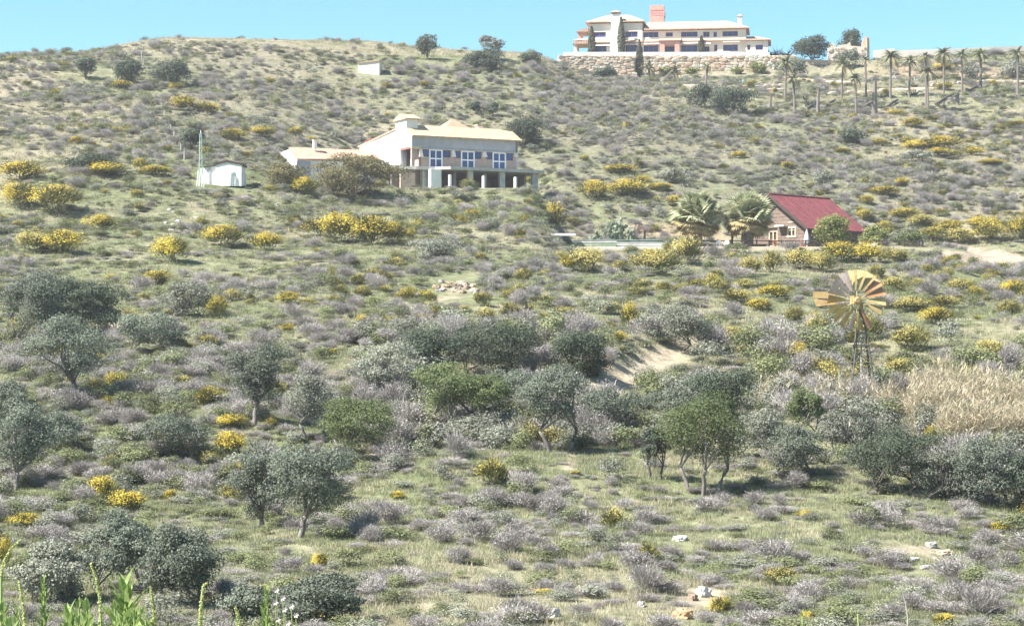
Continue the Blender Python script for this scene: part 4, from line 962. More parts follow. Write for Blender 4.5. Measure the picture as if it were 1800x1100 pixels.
# ------------------------------------------------------------------ trees
def crown_mesh(name, r, cx, cy, z0, z1, rx, ry, nclump, nleaf, lsize, m, flat=1.0, dense=.5, rnd=False):
    cz = (z0 + z1) / 2; rz = (z1 - z0) / 2
    D = rnd_dir(r, nclump); rad = (.35 + .65 * r.random(nclump) ** .5)[:, None]
    Cc = D * rad * .84
    Cc[:, 2] = np.abs(Cc[:, 2]) * np.where(r.random(nclump) < .64, 1, -1)
    Cr = .17 + .30 * r.random(nclump) ** 1.5
    if rnd: Cc = Cc / .84 * .66; Cr = .30 + .13 * r.random(nclump)
    k = r.choice(nclump, nleaf, p=Cr ** 2 / (Cr ** 2).sum()); d = rnd_dir(r, nleaf)
    d[:, 2] = np.where(r.random(nleaf) < .6, np.abs(d[:, 2]), d[:, 2])
    sh = (dense + (1 - dense) * r.random(nleaf) ** .5)[:, None] * (1 + .16 * r.normal(size=(nleaf, 1)))
    P = Cc[k] + d * sh * Cr[k][:, None]
    f_ = np.percentile(np.linalg.norm(P, axis=1), 95); P = P / f_; Cc = Cc / f_
    Q = P * (rx, ry, rz) + (cx, cy, cz)
    nrm = unit(d * .8 + P * .5 + (0, 0, .25))
    tint = np.clip(.5 + .25 * r.normal(size=nleaf) + .18 * (r.random(nclump)[k] - .5), 0, 1)
    return quads_mesh(name, leaves(r, Q, nrm, np.full(nleaf, lsize), .55), m, tint), Cc * (rx, ry, rz) + (cx, cy, cz)

def limb(mb, r, p, q, r0, r1, n=5, wob=.08):
    p, q = Vector(p), Vector(q); L = (q - p).length
    pts = [p.lerp(q, i / (n - 1)) + Vector((r.normal() * wob * L, r.normal() * wob * L, r.normal() * wob * L * .3 + .1 * L * math.sin(math.pi * i / (n - 1)))) * (0 if i in (0, n - 1) else 1) for i in range(n)]
    mb.tube(pts, [r0 + (r1 - r0) * i / (n - 1) for i in range(n)], 6)

def tree(name, label, px, row, hpx, wpx, tf=.35, leaf=None, cat='tree', group=None, seed=0, trunks=1, lean=0.0, bark=None, dens=1.0, ymin=56., nclump=None, twigs=0, cxo=0.0, zt=None):
    """tree whose trunk foot is seen at (px,row); hpx, wpx = its height and crown width in photo pixels at that distance"""
    r = np.random.default_rng(1000 + seed); p = ground_at(px, row, ymin) if ymin < 200 else at(px, ymin, TER if zt is None else zt); S = p.y / FPX
    hpx *= 1.02; wpx *= 1.06; tf *= .64
    Ht, W = hpx * S, wpx * S
    t = thing(name, label, cat, p - Vector((0, 0, .05)), 0, group)
    pxr = p.y / 2048.0
    ls = min(max(.045, .95 * pxr), .2)
    area = (wpx * hpx * (1 - tf) * .6) * (1024 / 1800) ** 2
    nl = int(np.clip(area * 4.2 * dens, 800, 17000)); nc = nclump or int(np.clip(14 + (wpx / 7), 16, 44))
    cx = lean * Ht + cxo * W
    me, Cc = crown_mesh('crown', r, cx, 0, tf * Ht, Ht, W / 2, W / 2 * .9, nc, nl, ls, leaf or L_olive, rnd=name in ('holm_oak', 'citrus_tree', 'evergreen_bush') and p.y > 140)
    link('crown', me, t)
    mb = MB(); tr = max(.05, Ht * .032) / (trunks ** .4); bk = bark or M_bark
    for k in range(trunks):
        a = 2 * math.pi * k / trunks + .5; f = (.12 * W * math.cos(a) * (trunks > 1), .08 * W * math.sin(a) * (trunks > 1), -.35)
        fork = Vector((f[0] * 2.2 + cx * .6, f[1] * 2.2, Ht * (tf * .75 + .06)))
        limb(mb, r, f, fork, tr * 1.25, tr * .8, 5, .022)
        hi = Cc[np.argsort(r.random(len(Cc)))[:max(3, 7 // trunks)]]
        for q in hi: limb(mb, r, fork, q * np.array([1, 1, .97]), tr * .6, tr * .15, 4, .08)
    mb.build('trunk', bk, t, True)
    if twigs:
        T = rnd_dir(r, twigs); T[:, 2] = np.abs(T[:, 2]) * .8 + .1
        st = T * (W * .35, W * .35, Ht * .45) * r.random((twigs, 1)) + (cx, 0, Ht * .25)
        bt = link('bare_twigs', quads_mesh('bare_twigs', sticks(r, st, T + (0, 0, .5), np.full(twigs, .18 * Ht), np.full(twigs, .35 * pxr)), L_grey), t); bt['kind'] = 'stuff'
    return t

TREES = [
 # name, label, px, row, h, w, tf, leaf, trunks, lean, twigs
 ('olive_tree', 'large dark olive tree casting a deep shadow on bright grass', 133, 704, 152, 158, .30, L_olive, 1, -.04, 0),
 ('olive_tree', 'lone round silvery olive tree with a straight pale trunk', 448, 748, 142, 118, .34, L_olive, 1, .02, 0),
 ('olive_tree', 'broad olive tree with a thick forked trunk above its dark shadow', 527, 946, 168, 172, .36, L_olive, 1, .10, 0),
 ('olive_tree', 'olive tree leaning against the broad forked olive, leaves near ground', 460, 930, 146, 122, .18, L_olive, 1, 0, 0),
 ('carob_tree', 'green leafy tree on a crooked forked trunk by orange soil', 640, 818, 118, 148, .34, L_green, 2, -.05, 20),
 ('olive_tree', 'thin grey olive tree with sparse crown and two slim trunks', 552, 778, 128, 92, .40, L_sage, 2, -.02, 120),
 ('mastic_tree', 'flat-topped bright green tree with several slender grey stems', 800, 768, 132, 142, .50, L_green, 3, -.06, 60),
 ('mastic_tree', 'flat-topped green tree beside the slender-stemmed one in the belt', 852, 772, 112, 96, .52, L_green, 2, .05, 60),
 ('olive_tree', 'olive tree with pale trunk where the footpath meets the belt', 985, 796, 150, 132, .42, L_olive, 2, -.04, 60),
 ('mastic_tree', 'green tree with clustered white trunks at the edge of the grass', 1236, 868, 172, 176, .42, L_green, 3, .02, 60),
 ('carob_tree', 'dense dark domed tree behind the slender-stemmed green trees', 862, 664, 102, 172, .08, L_dark, 2, 0, 0),
 ('carob_tree', 'dark tree at the left shoulder of the dense domed tree', 760, 672, 98, 112, .10, L_dark, 2, 0, 30),
 ('carob_tree', 'dark tree filling the gap between the two upper left dark trees', 112, 588, 96, 110, .06, L_dark, 2, 0, 20),
 ('carob_tree', 'low spreading dark tree downhill of the bare earth scrape', 262, 622, 74, 120, .05, L_olive, 2, 0, 60),
 ('carob_tree', 'dark bushy tree upslope of the thin grey olive', 330, 560, 66, 96, .05, L_sage, 2, 0, 60),
 ('mastic_tree', 'grey twiggy tree upslope of the crooked forked tree', 690, 700, 96, 120, .12, L_sage, 2, 0, 160),
 ('mastic_tree', 'dull green tree filling the belt before the dense domed tree', 905, 735, 92, 110, .2, L_olive, 2, 0, 80),
 ('mastic_tree', 'grey twiggy tree between the white-trunked tree and windmill reeds', 1330, 806, 96, 110, .15, L_sage, 2, 0, 160),
 ('carob_tree', 'bushy dark olive below the lone round olive', 300, 805, 84, 130, .05, L_olive, 2, 0, 60),
 ('carob_tree', 'dark shrubby tree beside the thin pale-trunked olive of the hollow', 92, 800, 80, 110, .05, L_olive, 2, 0, 40),
 ('evergreen_bush', 'rounded dark green bush at the top of the tan earth bank', 1022, 667, 90, 116, .03, L_dark, 2, 0, 0),
 ('carob_tree', 'big dark green domed tree beside the dry reeds', 1262, 745, 104, 140, .06, L_dark, 2, 0, 0),
 ('mastic_tree', 'wide low green tree left of the big domed tree', 1176, 748, 66, 118, .15, L_olive, 2, 0, 40),
 ('mastic_tree', 'small dark tree with bare stems left of the white-trunked tree', 1152, 842, 94, 56, .48, L_dark, 2, 0, 60),
 ('mastic_tree', 'dull green tree between footpath tree and white-trunked tree', 1075, 772, 92, 112, .30, L_olive, 2, 0, 100),
 ('carob_tree', 'dark olive tree mass with pale tips uphill of the large dark olive', 62, 606, 134, 122, .10, L_olive, 2, 0, 0),
 ('carob_tree', 'dark bushy tree beside the bare earth scrape on the left slope', 170, 592, 100, 128, .10, L_dark, 2, 0, 0),
 ('olive_tree', 'small olive tree with a thin pale trunk in the left hollow', 28, 862, 152, 118, .32, L_olive, 1, .02, 0),
 ('olive_tree', 'grey olive shrub tree above the thin pale-trunked one', 20, 772, 100, 88, .2, L_olive, 2, 0, 20),
 ('evergreen_bush', 'large olive bush behind the foreground flower spikes', 316, 1066, 146, 152, .03, L_olive, 2, 0, 0),
 ('evergreen_bush', 'silvery olive bush beside the large dark one at the slope foot', 208, 1040, 136, 152, .03, L_olive, 2, 0, 40),
 ('evergreen_bush', 'grey low olive bush at the left foot of the slope', 96, 1062, 106, 150, .03, L_sage, 2, 0, 60),
 ('evergreen_bush', 'spreading grey-green olive bush among white flowers', 560, 1102, 92, 176, .02, L_olive, 2, 0, 0),
 ('evergreen_bush', 'small grey-green olive bush beside the pointed foreground plant', 440, 1096, 70, 92, .02, L_olive, 2, 0, 20),
 ('carob_tree', 'wide dark tree right of the grey scrub under the reeds', 1575, 868, 124, 160, .12, L_dark, 2, 0, 60),
 ('carob_tree', 'round dark tree below the pale reed bed', 1738, 892, 118, 142, .08, L_olive, 2, 0, 20),
 ('carob_tree', 'dark tree beyond the round dark tree below the reed bed', 1808, 902, 112, 90, .08, L_dark, 2, 0, 0),
 ('mastic_tree', 'green tree at the left edge of the reeds', 1418, 772, 94, 66, .2, L_green, 2, 0, 40),
 ('mastic_tree', 'wide grey-green tree below the windmill reeds', 1395, 842, 96, 126, .2, L_olive, 2, 0, 100),
 ('mastic_tree', 'grey-green tree with bare twigs under the wind pump', 1490, 800, 92, 106, .12, L_sage, 2, 0, 120),
 ('olive_tree', 'thin-foliaged grey tree between the two big right-hand dark trees', 1655, 882, 92, 100, .1, L_sage, 2, 0, 120),
 ('evergreen_bush', 'dark spreading shrub with yellow broom at its left', 1182, 612, 72, 140, .02, L_sage, 2, 0, 60),
 ('holm_oak', 'small round tree with its own shadow high on the left hill', 151, 141, 40, 42, .25, L_dark, 1, 0, 0),
 ('holm_oak', 'dark round tree between the small oak and the widest hilltop oak', 224, 152, 54, 50, .05, L_dark, 1, 0, 0),
 ('holm_oak', 'widest dark round tree of the three on the left hilltop', 299, 154, 52, 66, .05, L_dark, 1, 0, 0),
 ('holm_oak', 'dark bush tree behind the lattice mast', 338, 266, 44, 42, .05, L_dark, 1, 0, 0),
 ('holm_oak', 'dark upright tree standing alone on the skyline above the block hut', 751, 106, 46, 38, .05, L_dark, 1, 0, 0),
 ('almond_tree', 'greyish airy tree on the skyline right of the dark upright tree', 862, 108, 48, 46, .1, L_sage, 1, 0, 60),
 ('evergreen_bush', 'low dark bush clump beneath the greyish skyline tree', 850, 124, 34, 78, .03, L_dark, 2, 0, 0),
 ('evergreen_bush', 'dark spiky bush in front of the left stone bastion', 1030, 128, 30, 52, .05, L_dark, 1, 0, 0),
 ('evergreen_bush', 'dark round bush at the foot of the left stone bastion', 1062, 142, 24, 42, .05, L_dark, 1, 0, 0),
 ('evergreen_bush', 'small dark bushes left of the bastion on the skyline', 935, 112, 20, 46, .05, L_dark, 1, 0, 0),
 ('holm_oak', 'large dark bush on the slope right of the tiled roof', 928, 258, 56, 72, .03, L_dark, 2, 0, 0),
 ('holm_oak', 'small dark tree above the terracotta tower roof', 836, 202, 24, 20, .1, L_dark, 1, 0, 0),
 ('holm_oak', 'second small dark tree just right of the tower roof', 866, 206, 24, 22, .1, L_dark, 1, 0, 0),
 ('evergreen_bush', 'left dark bush of the clump below the terrace palms', 1228, 190, 42, 52, .03, L_dark, 2, 0, 0),
 ('evergreen_bush', 'large dark bush of the clump below the terrace palms', 1288, 203, 50, 84, .03, L_dark, 2, 0, 0),
 ('evergreen_bush', 'isolated dark round bush on the dry slope below the palms', 1501, 254, 26, 54, .02, L_dark, 2, 0, 0),
 ('evergreen_bush', 'dark low bush downhill of the isolated round bush', 1612, 286, 22, 62, .02, L_sage, 2, 0, 0),
 ('evergreen_bush', 'dark bush on the scrub above the cabin roof', 1448, 332, 34, 40, .02, L_sage, 2, 0, 0),
 ('evergreen_bush', 'dark bush left of the cabin on the rear slope', 1190, 322, 28, 56, .02, L_sage, 2, 0, 0),
 ('almond_tree', 'big round brownish-green bush half hiding the unfinished house', 622, 350, 80, 160, .02, L_brown, 3, 0, 0),
 ('holm_oak', 'big round dark tree at the end of the rough orange wall', 1427, 109, 47, 64, .0, L_dark, 1, 0, 0),
 ('olive_tree', 'olive tree in front of the ruined stone house', 1490, 122, 36, 42, .1, L_olive, 1, 0, 0),
 ('evergreen_bush', 'wide dark green bush above the left-hand yellow brooms', 160, 303, 34, 104, .02, L_dark, 2, 0, 0),
 ('evergreen_bush', 'green bush on the slope right of the white hut', 500, 332, 44, 88, .02, L_brown, 2, 0, 0),
 ('citrus_tree', 'round yellow-green tree directly before the cabin side wall', 1468, 433, 60, 72, .06, L_citrus, 1, 0, 0),
 ('citrus_tree', 'smaller round yellow-green tree above the white sheet', 1540, 434, 44, 50, .08, L_citrus, 1, 0, 0),
 ('citrus_tree', 'dense green round tree farthest right of the cabin', 1600, 437, 40, 56, .08, L_green, 1, 0, 0),
 ('evergreen_bush', 'wide grey-green bush on upper palm terrace above the last dry wall', 1786, 140, 34, 74, .03, L_sage, 2, 0, 0),
 ('evergreen_bush', 'green bush between palms on the upper terrace', 1707, 140, 26, 42, .03, L_sage, 2, 0, 0),
 ('evergreen_bush', 'bush under the foliage of the terrace corner palms', 1392, 134, 32, 66, .03, L_olive, 2, 0, 0),
 ('evergreen_bush', 'yellow-green shrub at foot of long stone wall below the brick portico', 1172, 134, 16, 34, .02, L_citrus, 1, 0, 0),
 ('evergreen_bush', 'yellow-green shrub at foot of long stone wall below the small cypress', 1218, 133, 15, 28, .02, L_citrus, 1, 0, 0),
 ('evergreen_bush', 'small yellow-green shrub beside the brightest one at the long stone wall', 1293, 131, 14, 26, .02, L_citrus, 1, 0, 0),
 ('evergreen_bush', 'brightest and largest yellow-green shrub at the long stone wall', 1335, 130, 20, 34, .02, L_citrus, 1, 0, 0),
 ('evergreen_bush', 'green mounded shrub at the cabin terrace brink left of the poles', 768, 458, 42, 108, .02, L_sage, 2, 0, 0),
]
for i, (nm, lab, px, row, h, w, tf, lf, tk, ln, tw) in enumerate(TREES):
    tree(nm, lab, px, row, h, w, tf, lf, 'bush' if 'bush' in nm else 'tree', None, i, tk, ln, M_barkdark if lf is L_dark else M_bark, twigs=tw, ymin={1468: 242.5, 1540: 244.5, 1600: 244.5}[px] if nm == 'citrus_tree' else 56.,
         dens=1.7 if lf in (L_dark, L_brown, L_citrus) else 1.25)

tree('holm_oak', 'round dark tree behind the ruined stone house', 1495, 0, (at(1495, 446).z * -1 + zrow(53, 446)) / 446 * FPX, 46, .2, L_dark, 'tree', None, 200, 1, 0, M_barkdark, dens=1.7, ymin=446.0, zt=at(1495, 446).z)
# cypresses around the villa
for i, (px, row, top, w, b, lab) in enumerate([(1040, 93, 47, 14, 434, 'dark cypress at the left corner of the hilltop villa'), (1092, 93, 31, 14, 434.3, 'tallest dark cypress beside the villa facade chimney'),
                                              (1124, 130, 70, 15, 427.2, 'dark cypress growing in the angle of the stone bastion'), (1233, 92, 64, 11, 433.2, 'small dark cypress before the long villa wing')]):
    z = PAD if row < 100 else H((px - CX) / FPX * b, b); p = Vector(((px - CX) / FPX * b, b, z)); S = b / FPX
    hh = zrow(top, b) - z; W = w * S; r = np.random.default_rng(50 + i)
    t = thing('cypress_tree', lab, 'tree', p)
    n = 1500; u = r.random(n) ** .8; a = r.random(n) * 6.283; rad = W / 2 * np.interp(u, [0, .08, .35, .75, 1], [.55, .85, 1, .6, .06]) * (.75 + .35 * r.random(n))
    C_ = np.stack([np.cos(a) * rad, np.sin(a) * rad, .25 + u * (hh - .25)], 1)
    link('crown', quads_mesh('crown', leaves(r, C_, np.stack([np.cos(a), np.sin(a), a * 0 + .3], 1), np.full(n, .2), .5), L_cypress), t)
    MB().tube([(0, 0, -.3), (0, 0, hh * .8)], [.16, .05], 6).build('trunk', M_barkdark, t)

# ------------------------------------------------------------------ palms
L_frond = leaf_mat('palm_frond', (0.12, 0.135, 0.07), (0.26, 0.27, 0.17), .2, .2)
L_dryfrond = leaf_mat('dry_palm_frond', (.30, .24, .12), (.46, .38, .20), .2, .15)
L_fan = leaf_mat('fan_palm_leaf', (0.22, 0.24, 0.12), (0.5, 0.5, 0.33), .25, .15)
M_palmtrunk = mat('palm_trunk', (.23, .195, .17), .95, (.15, .125, .11), 5, .4)
def frond_mesh(name, m, L, droop, seed, w=.42):
    r = np.random.default_rng(seed); n = 26; T = []
    ts = np.linspace(.12, 1, n)
    def pos(t): return np.array([L * t * (1 - .12 * t * droop), 0, L * (.62 * t - (.62 + droop) * t * t * .9)])
    for i, t in enumerate(ts):
        p = pos(t); d = unit(pos(min(t + .03, 1.03)) - pos(t - .03)); l = w * L * .55 * math.sin(math.pi * (.12 + .83 * t)) + .05
        for s in (-1, 1):
            e = p + d * l * .75 + np.array([0, s * l * .75, -.25 * l - .06 * r.random()])
            T.append([p - d * .06 * L * .5, p + d * .06 * L * .5, e])
    for i in range(8):
        a, b = pos(i / 8), pos((i + 1) / 8); k = np.array([0, .035 * (1 - i / 9), 0]); T.append([a - k, a + k, b])
    return quads_mesh(name, np.array(T), m)
FR = [frond_mesh('frond', L_frond, 1.0, .35 + .2 * i, i) for i in range(3)]; FRD = frond_mesh('dry_frond', L_dryfrond, 1.0, 1.0, 9)
def ground_z(px, row):
    return ground_at(px, row)
PALMS = [(1380, 102, 180), (1397, 131, 202), (1479, 105, 177), (1505, 130, 203), (1522.6, 98, 175), (1565, 91, 174), (1598, 101, 172), (1628, 92, 190), (1631.5, 118, 199), (1659, 85, 168), (1691, 90, 168), (1724, 88, 164), (1789, 87, 166), (1142, 111, 145), (1188.6, 117, 153), (1240, 111, 160)]
for i, (px, top, row) in enumerate(PALMS):
    p = ground_at(px, row); S = p.y / FPX; hh = (row - top) * S; r = random.Random(i)
    big = i in (0, 2, 5, 9); fl = (19 if big else 16) * S; th = hh - fl * .62
    nm = 'slender young date palm on the terraces below the villa' if px > 1300 else 'small date palm before the long stone retaining wall'
    t = thing('date_palm', nm, 'palm tree', p, 0, 'date palms on the terraces' if px > 1300 else 'date palms before the retaining wall')
    lx, fl, kf = r.uniform(-.35, .35), fl * r.uniform(.85, 1.2), r.uniform(.85, 1.25)
    MB().tube([(0, 0, -.3), (lx * .35, 0, th * .5), (lx, 0, th)], [.24 * kf, .19 * kf, .22 * kf], 7).build('trunk', M_palmtrunk, t)
    n = r.randint(16, 27)
    for k in range(n):
        a = k * 2.4 + r.random() * .5; el = (k / n) * 1.45 - .2
        link('frond', FR[k % 3] if k > 3 else FRD, t, (lx, 0, th), (0, -el + r.uniform(-.25, .25), a), [fl * r.uniform(.85, 1.1)] * 3)
for i, (px, top, row, w, lab) in enumerate([(1353.6, 166, 200, .30, 'bare dead palm trunk left of the palm rows'), (1437.7, 156, 202, .32, 'bare dead palm trunk above the fallen dark fronds'), (1537, 143, 202, .55, 'thick tapering headless palm trunk among the terrace palms'), (1682.7, 162, 184, .42, 'short headless palm stump on the right terrace'), (1658, 179, 192, .3, 'very short palm stump beside the twin palms')]):
    p = ground_at(px, row); S = p.y / FPX; hh = (row - top) * S
    t = thing('dead_palm', lab, 'palm trunk', p)
    MB().tube([(0, 0, -.3), (0, 0, hh * .25), (.04, 0, hh * .6), (.1, 0, hh)], [w * 1.2, w, w * .8, w * .55], 8).build('trunk', M_palmtrunk, t)
    for k in range(5):
        a = k * 1.3; MB().tube([(0.1 * math.cos(a), .1 * math.sin(a), hh * .93), (w * math.cos(a), w * math.sin(a), hh * (1.0 + .01 * k))], [.07, .03], 4).build('frond_stub', M_palmtrunk, t)
# fallen dark trunks / fronds
for i, (px, row, lx, up) in enumerate([(1410, 200, 26, 14), (1448, 192, 20, 12), (1515, 194, 20, 10), (1560, 190, 18, 10), (1645, 186, 34, 18), (1700, 164, 24, 10)]):
    p = ground_at(px, row); S = p.y / FPX; q = ground_at(px + lx, row - up)
    t = tag(MB().tube([Vector((0, 0, .25)), (q - p) * .5 + Vector((0, 0, .5)), (q - p) + Vector((0, 0, .45))], [.3, .28, .2], 7).build('fallen_trunk', M_barkdark), 'dark fallen palm trunk lying slantwise on the terrace grass', 'fallen trunk', 'fallen palm trunks on the terraces'); t.location = p
    if i in (1, 4):
        pass
# fan palms beside the cabin
def fan_mesh(name, m, seed, fold=.3):
    r = np.random.default_rng(seed); T = []; n = 18; pet = .55
    for k in range(n):
        a = -1.75 + 3.5 * (k + .5) / n; d = np.array([math.cos(a), math.sin(a), 0]); l = .62 * (1 - .12 * abs(a)) * (.9 + .2 * r.random())
        s = np.array([-math.sin(a), math.cos(a), 0]) * .055; c = np.array([pet, 0, 0])
        e = c + d * l; m_ = c + d * l * .6; e[2] -= .09 * l + .05 * r.random(); m_[2] += .02
        T.append([c, m_ - s, m_ + s]); T.append([m_ - s, e, m_ + s])
    T.append([np.array([0, -.02, 0]), np.array([0, .02, 0]), np.array([pet + .05, 0, 0])])
    return quads_mesh(name, np.array(T), m)
FAN = [fan_mesh('fan_leaf', L_fan, i) for i in range(3)]; FAND = [fan_mesh('dry_fan_leaf', L_dryfrond, 10 + i) for i in range(2)]
for i, (px, Yp, wpx, top, lab) in enumerate([(1226, 241.5, 90, 343, 'bushy fan palm with tan skirt left of the wooden pole'), (1316, 241.8, 86, 344, 'bushy fan palm with tan skirt covering the cabin gable')]):
    p = at(px, Yp, TER); S = Yp / FPX; hh = zrow(top, Yp) - TER; W = wpx * S; r = random.Random(40 + i); fl = W * .50; th = hh - fl * .95
    t = thing('fan_palm', lab, 'palm tree', p, 0, 'fan palms by the cabin')
    MB().tube([(0, 0, -.3), (0, 0, th * .4), (0, 0, th)], [.62, .55, .5], 10).build('trunk', M_palmtrunk, t)
    for k in range(64):
        a = k * 2.39996 + r.uniform(-.2, .2); u = k / 63; el = -.12 + 1.6 * u
        link('fan_leaf', FAN[k % 3], t, (0.2 * math.cos(a), .2 * math.sin(a), th + .2 * u), (r.uniform(-1.0, 1.0), -el, a), [fl * r.uniform(.78, 1.05)] * 3)
    for k in range(34):
        a = k * 2.39996 + .7; el = -.85 + .8 * (k / 34)
        link('dry_fan_leaf', FAND[k % 2], t, (0.3 * math.cos(a), .3 * math.sin(a), th - .1), (r.uniform(-.5, .5), -el, a), [fl * r.uniform(.7, .92)] * 3)
# prickly pear
def prickly():
    Y = 242; p = at(1086, Y, TER); S = Y / FPX; t = thing('prickly_pear', 'tall grey-green prickly pear clump behind the green pole stacks', 'cactus', p)
    r = random.Random(8); Mc = mat('cactus_skin', (.17, .21, .14), .6, (.25, .28, .19), 3, 0, .3); Mc2 = mat('cactus_skin_yellow', (.27, .28, .13), .7, (.2, .22, .11), 3)
    mb = MB(); n = 10
    ring = [(math.cos(2 * math.pi * k / n) * .5 * (.85 if math.sin(2 * math.pi * k / n) < 0 else 1), 0, .5 + .5 * math.sin(2 * math.pi * k / n)) for k in range(n)]
    mb.add([(x * .8, -.07, z) for x, y, z in ring] + [(x * .8, .07, z) for x, y, z in ring] + [(0, -.12, .55), (0, .12, .55)], [(k, (k + 1) % n, n + (k + 1) % n, n + k) for k in range(n)] + [((k + 1) % n, k, 2 * n) for k in range(n)] + [(n + k, n + (k + 1) % n, 2 * n + 1) for k in range(n)])
    me = [mb.mesh('pad', Mc), mb.mesh('pad', Mc2)]
    pads = []
    for (bx, hmax, cnt) in ((0, 3.9, 46), (-1.9, 2.3, 32), (-2.9, 1.8, 20), (1.5, 2.6, 34), (2.6, 2.0, 22), (-.8, 3.3, 36), (.8, 3.2, 34)):
        base = [(bx, r.uniform(-.5, .5), 0.0)]
        for k in range(cnt):
            x, y, z = r.choice(sorted(base, key=lambda q: -q[2])[:max(2, len(base) // 2)]); s = r.uniform(.42, .62); ta = r.uniform(-.9, .9); tb = r.uniform(-.6, .6); rz = r.uniform(0, 3.14)
            if z + s > hmax: continue
            link('pad', me[1] if z < .5 and bx < -1 else me[0], t, (x, y, z), (tb, ta, rz), (s, s, s))
            R = Matrix.Rotation(rz, 3, 'Z') @ Matrix.Rotation(ta, 3, 'Y') @ Matrix.Rotation(tb, 3, 'X')
            e = R @ Vector((r.uniform(-.15, .15), 0, .92)) * s; base.append((x + e.x, y + e.y, max(z + e.z, 0.0)))
    MB().tube([(0, 0, -.2), (0, .1, 1.2)], [.3, .2], 7).build('stem', M_palmtrunk, t)
prickly()
# agave clumps on the palm terraces
AG = None
def agave(px, row, wpx, hpx, col, lab, n=26, seed=0):
    p = ground_at(px, row); S = p.y / FPX; r = np.random.default_rng(seed); W, Hh = wpx * S, hpx * S
    t = thing('agave', lab, 'agave', p)
    D = rnd_dir(r, n); D[:, 2] = np.abs(D[:, 2]) * .8 + .15; D = unit(D)
    st = np.stack([r.uniform(-W * .38, W * .38, n), r.uniform(-W * .2, W * .2, n), np.zeros(n)], 1)
    m_ = leaf_mat('agave_' + col, *{'silver': ((.36, .40, .36), (.55, .58, .52)), 'dark': ((.05, .06, .05), (.10, .11, .09)), 'blue': ((.16, .25, .20), (.26, .35, .29))}[col])
    for k in range(n):
        L = Hh * (.7 + .5 * r.random())
        link('leaf', quads_mesh('leaf', tri2quad(sticks(r, np.zeros((2, 3)), np.stack([D[k], D[k] + .05]), np.full(2, L), np.full(2, .16))), m_), t, tuple(st[k]))
for i, a_ in enumerate([(1545, 142, 60, 12, 'silver', 'wide silvery agave clump on the middle palm terrace'), (1615, 142, 44, 10, 'silver', 'narrower silvery agave clump right of the wide one'), (1662, 137, 20, 8, 'silver', 'small silvery agave beside the orange earth'),
                        (1410, 176, 20, 10, 'dark', 'dark dead agave left of the stacked terrace palms'), (1425, 190, 24, 12, 'dark', 'dark drooping agave by the bare dead trunk'), (1600, 168, 26, 10, 'dark', 'dark agave between the middle terrace palms'), (1757, 162, 18, 8, 'dark', 'dark agave by the red soil on the right terrace'), (1550, 172, 16, 8, 'dark', 'small dark agave under the terrace palms'),
                        (1300, 148, 50, 14, 'blue', 'blue-green agave bed below the long stone wall'), (1195, 145, 22, 8, 'blue', 'small blue-green agave bed by the palm before the wall'), (1360, 90, 36, 18, 'dark', 'dark spiky plants at the right end of the villa'), (1380, 88, 22, 16, 'dark', 'dark spiky plant between villa and big round tree')]):
    agave(*a_, seed=i)

# ------------------------------------------------------------------ shrub shapes (unit: 1 wide, 1 high)
def shell_pts(r, n, nl, lo=.55):
    """points on the shells of a few lobes that make a low dome"""
    Cc = np.stack([r.uniform(-.27, .27, nl), r.uniform(-.27, .27, nl), r.uniform(.25, .5, nl)], 1); Cr = r.uniform(.22, .36, nl)
    k = r.integers(0, nl, n); d = rnd_dir(r, n); d[:, 2] = np.where(r.random(n) < .75, np.abs(d[:, 2]), d[:, 2])
    P = Cc[k] + d * (Cr[k] * (lo + (1 - lo) * r.random(n) ** .6) * (1 + .1 * r.normal(size=n)))[:, None] * (1, 1, 1.25)
    P[:, 2] = np.clip(P[:, 2], .02, None); P[:, 2] /= P[:, 2].max()
    return P, d
def m_leafy(r, n, ls, m, nl=6, asp=.55):
    P, d = shell_pts(r, n, nl); return quads_mesh('shrub', leaves(r, P, d + (0, 0, .3), np.full(n, ls), asp), m, np.clip(.5 + .3 * r.normal(size=n), 0, 1))
def m_twiggy(r, n, m, m2=None):
    P, d = shell_pts(r, n, 6, .2); b = np.stack([r.uniform(-.1, .1, n), r.uniform(-.1, .1, n), np.zeros(n)], 1)
    D = unit(P - b) + .35 * rnd_dir(r, n); T = tri2quad(sticks(r, P - unit(D) * .12, D, np.full(n, .2), np.full(n, .0065)))
    P2, d2 = shell_pts(r, n // 3, 6); Q = leaves(r, P2, d2, np.full(n // 3, .022), .5)
    return quads_mesh('shrub', np.concatenate([T, Q]), m)
def broom_parts(r, ns, nf, mf=None):
    P, d = shell_pts(r, ns, 6, .3); D = unit(P * (1, 1, .6)) + (0, 0, .6) + .3 * rnd_dir(r, ns)
    st = tri2quad(sticks(r, P - unit(D) * .1, D, np.full(ns, .2), np.full(ns, .014)))
    nc = 26; d0 = rnd_dir(r, nc); d0[:, 2] = np.abs(d0[:, 2]) + .12; d0 = unit(d0)
    Cc = d0 * (.36, .36, .52) * r.uniform(.8, 1.05, (nc, 1)) + (0, 0, .38); k = r.integers(0, nc, nf)
    Q = Cc[k] + r.normal(size=(nf, 3)) * (.085, .085, .085); Q[:, 2] = np.clip(Q[:, 2], .05, 1)
    fl = leaves(r, Q, unit(Q - (0, 0, .3)) + (0, 0, .3), np.full(nf, .0185), .8)
    return st, fl
def proto(mesh): return mesh
KIND = {}
def mk(kind, fn, n=6):
    KIND[kind] = [fn(np.random.default_rng(hash_(kind) + i)) for i in range(n)]
def hash_(s): return sum(ord(c) * (i + 3) for i, c in enumerate(s)) * 17
mk('grey', lambda r: m_twiggy(r, 1500, L_grey))
mk('green', lambda r: m_leafy(r, 950, .034, L_shgreen))
mk('sage', lambda r: m_leafy(r, 950, .032, L_sage))
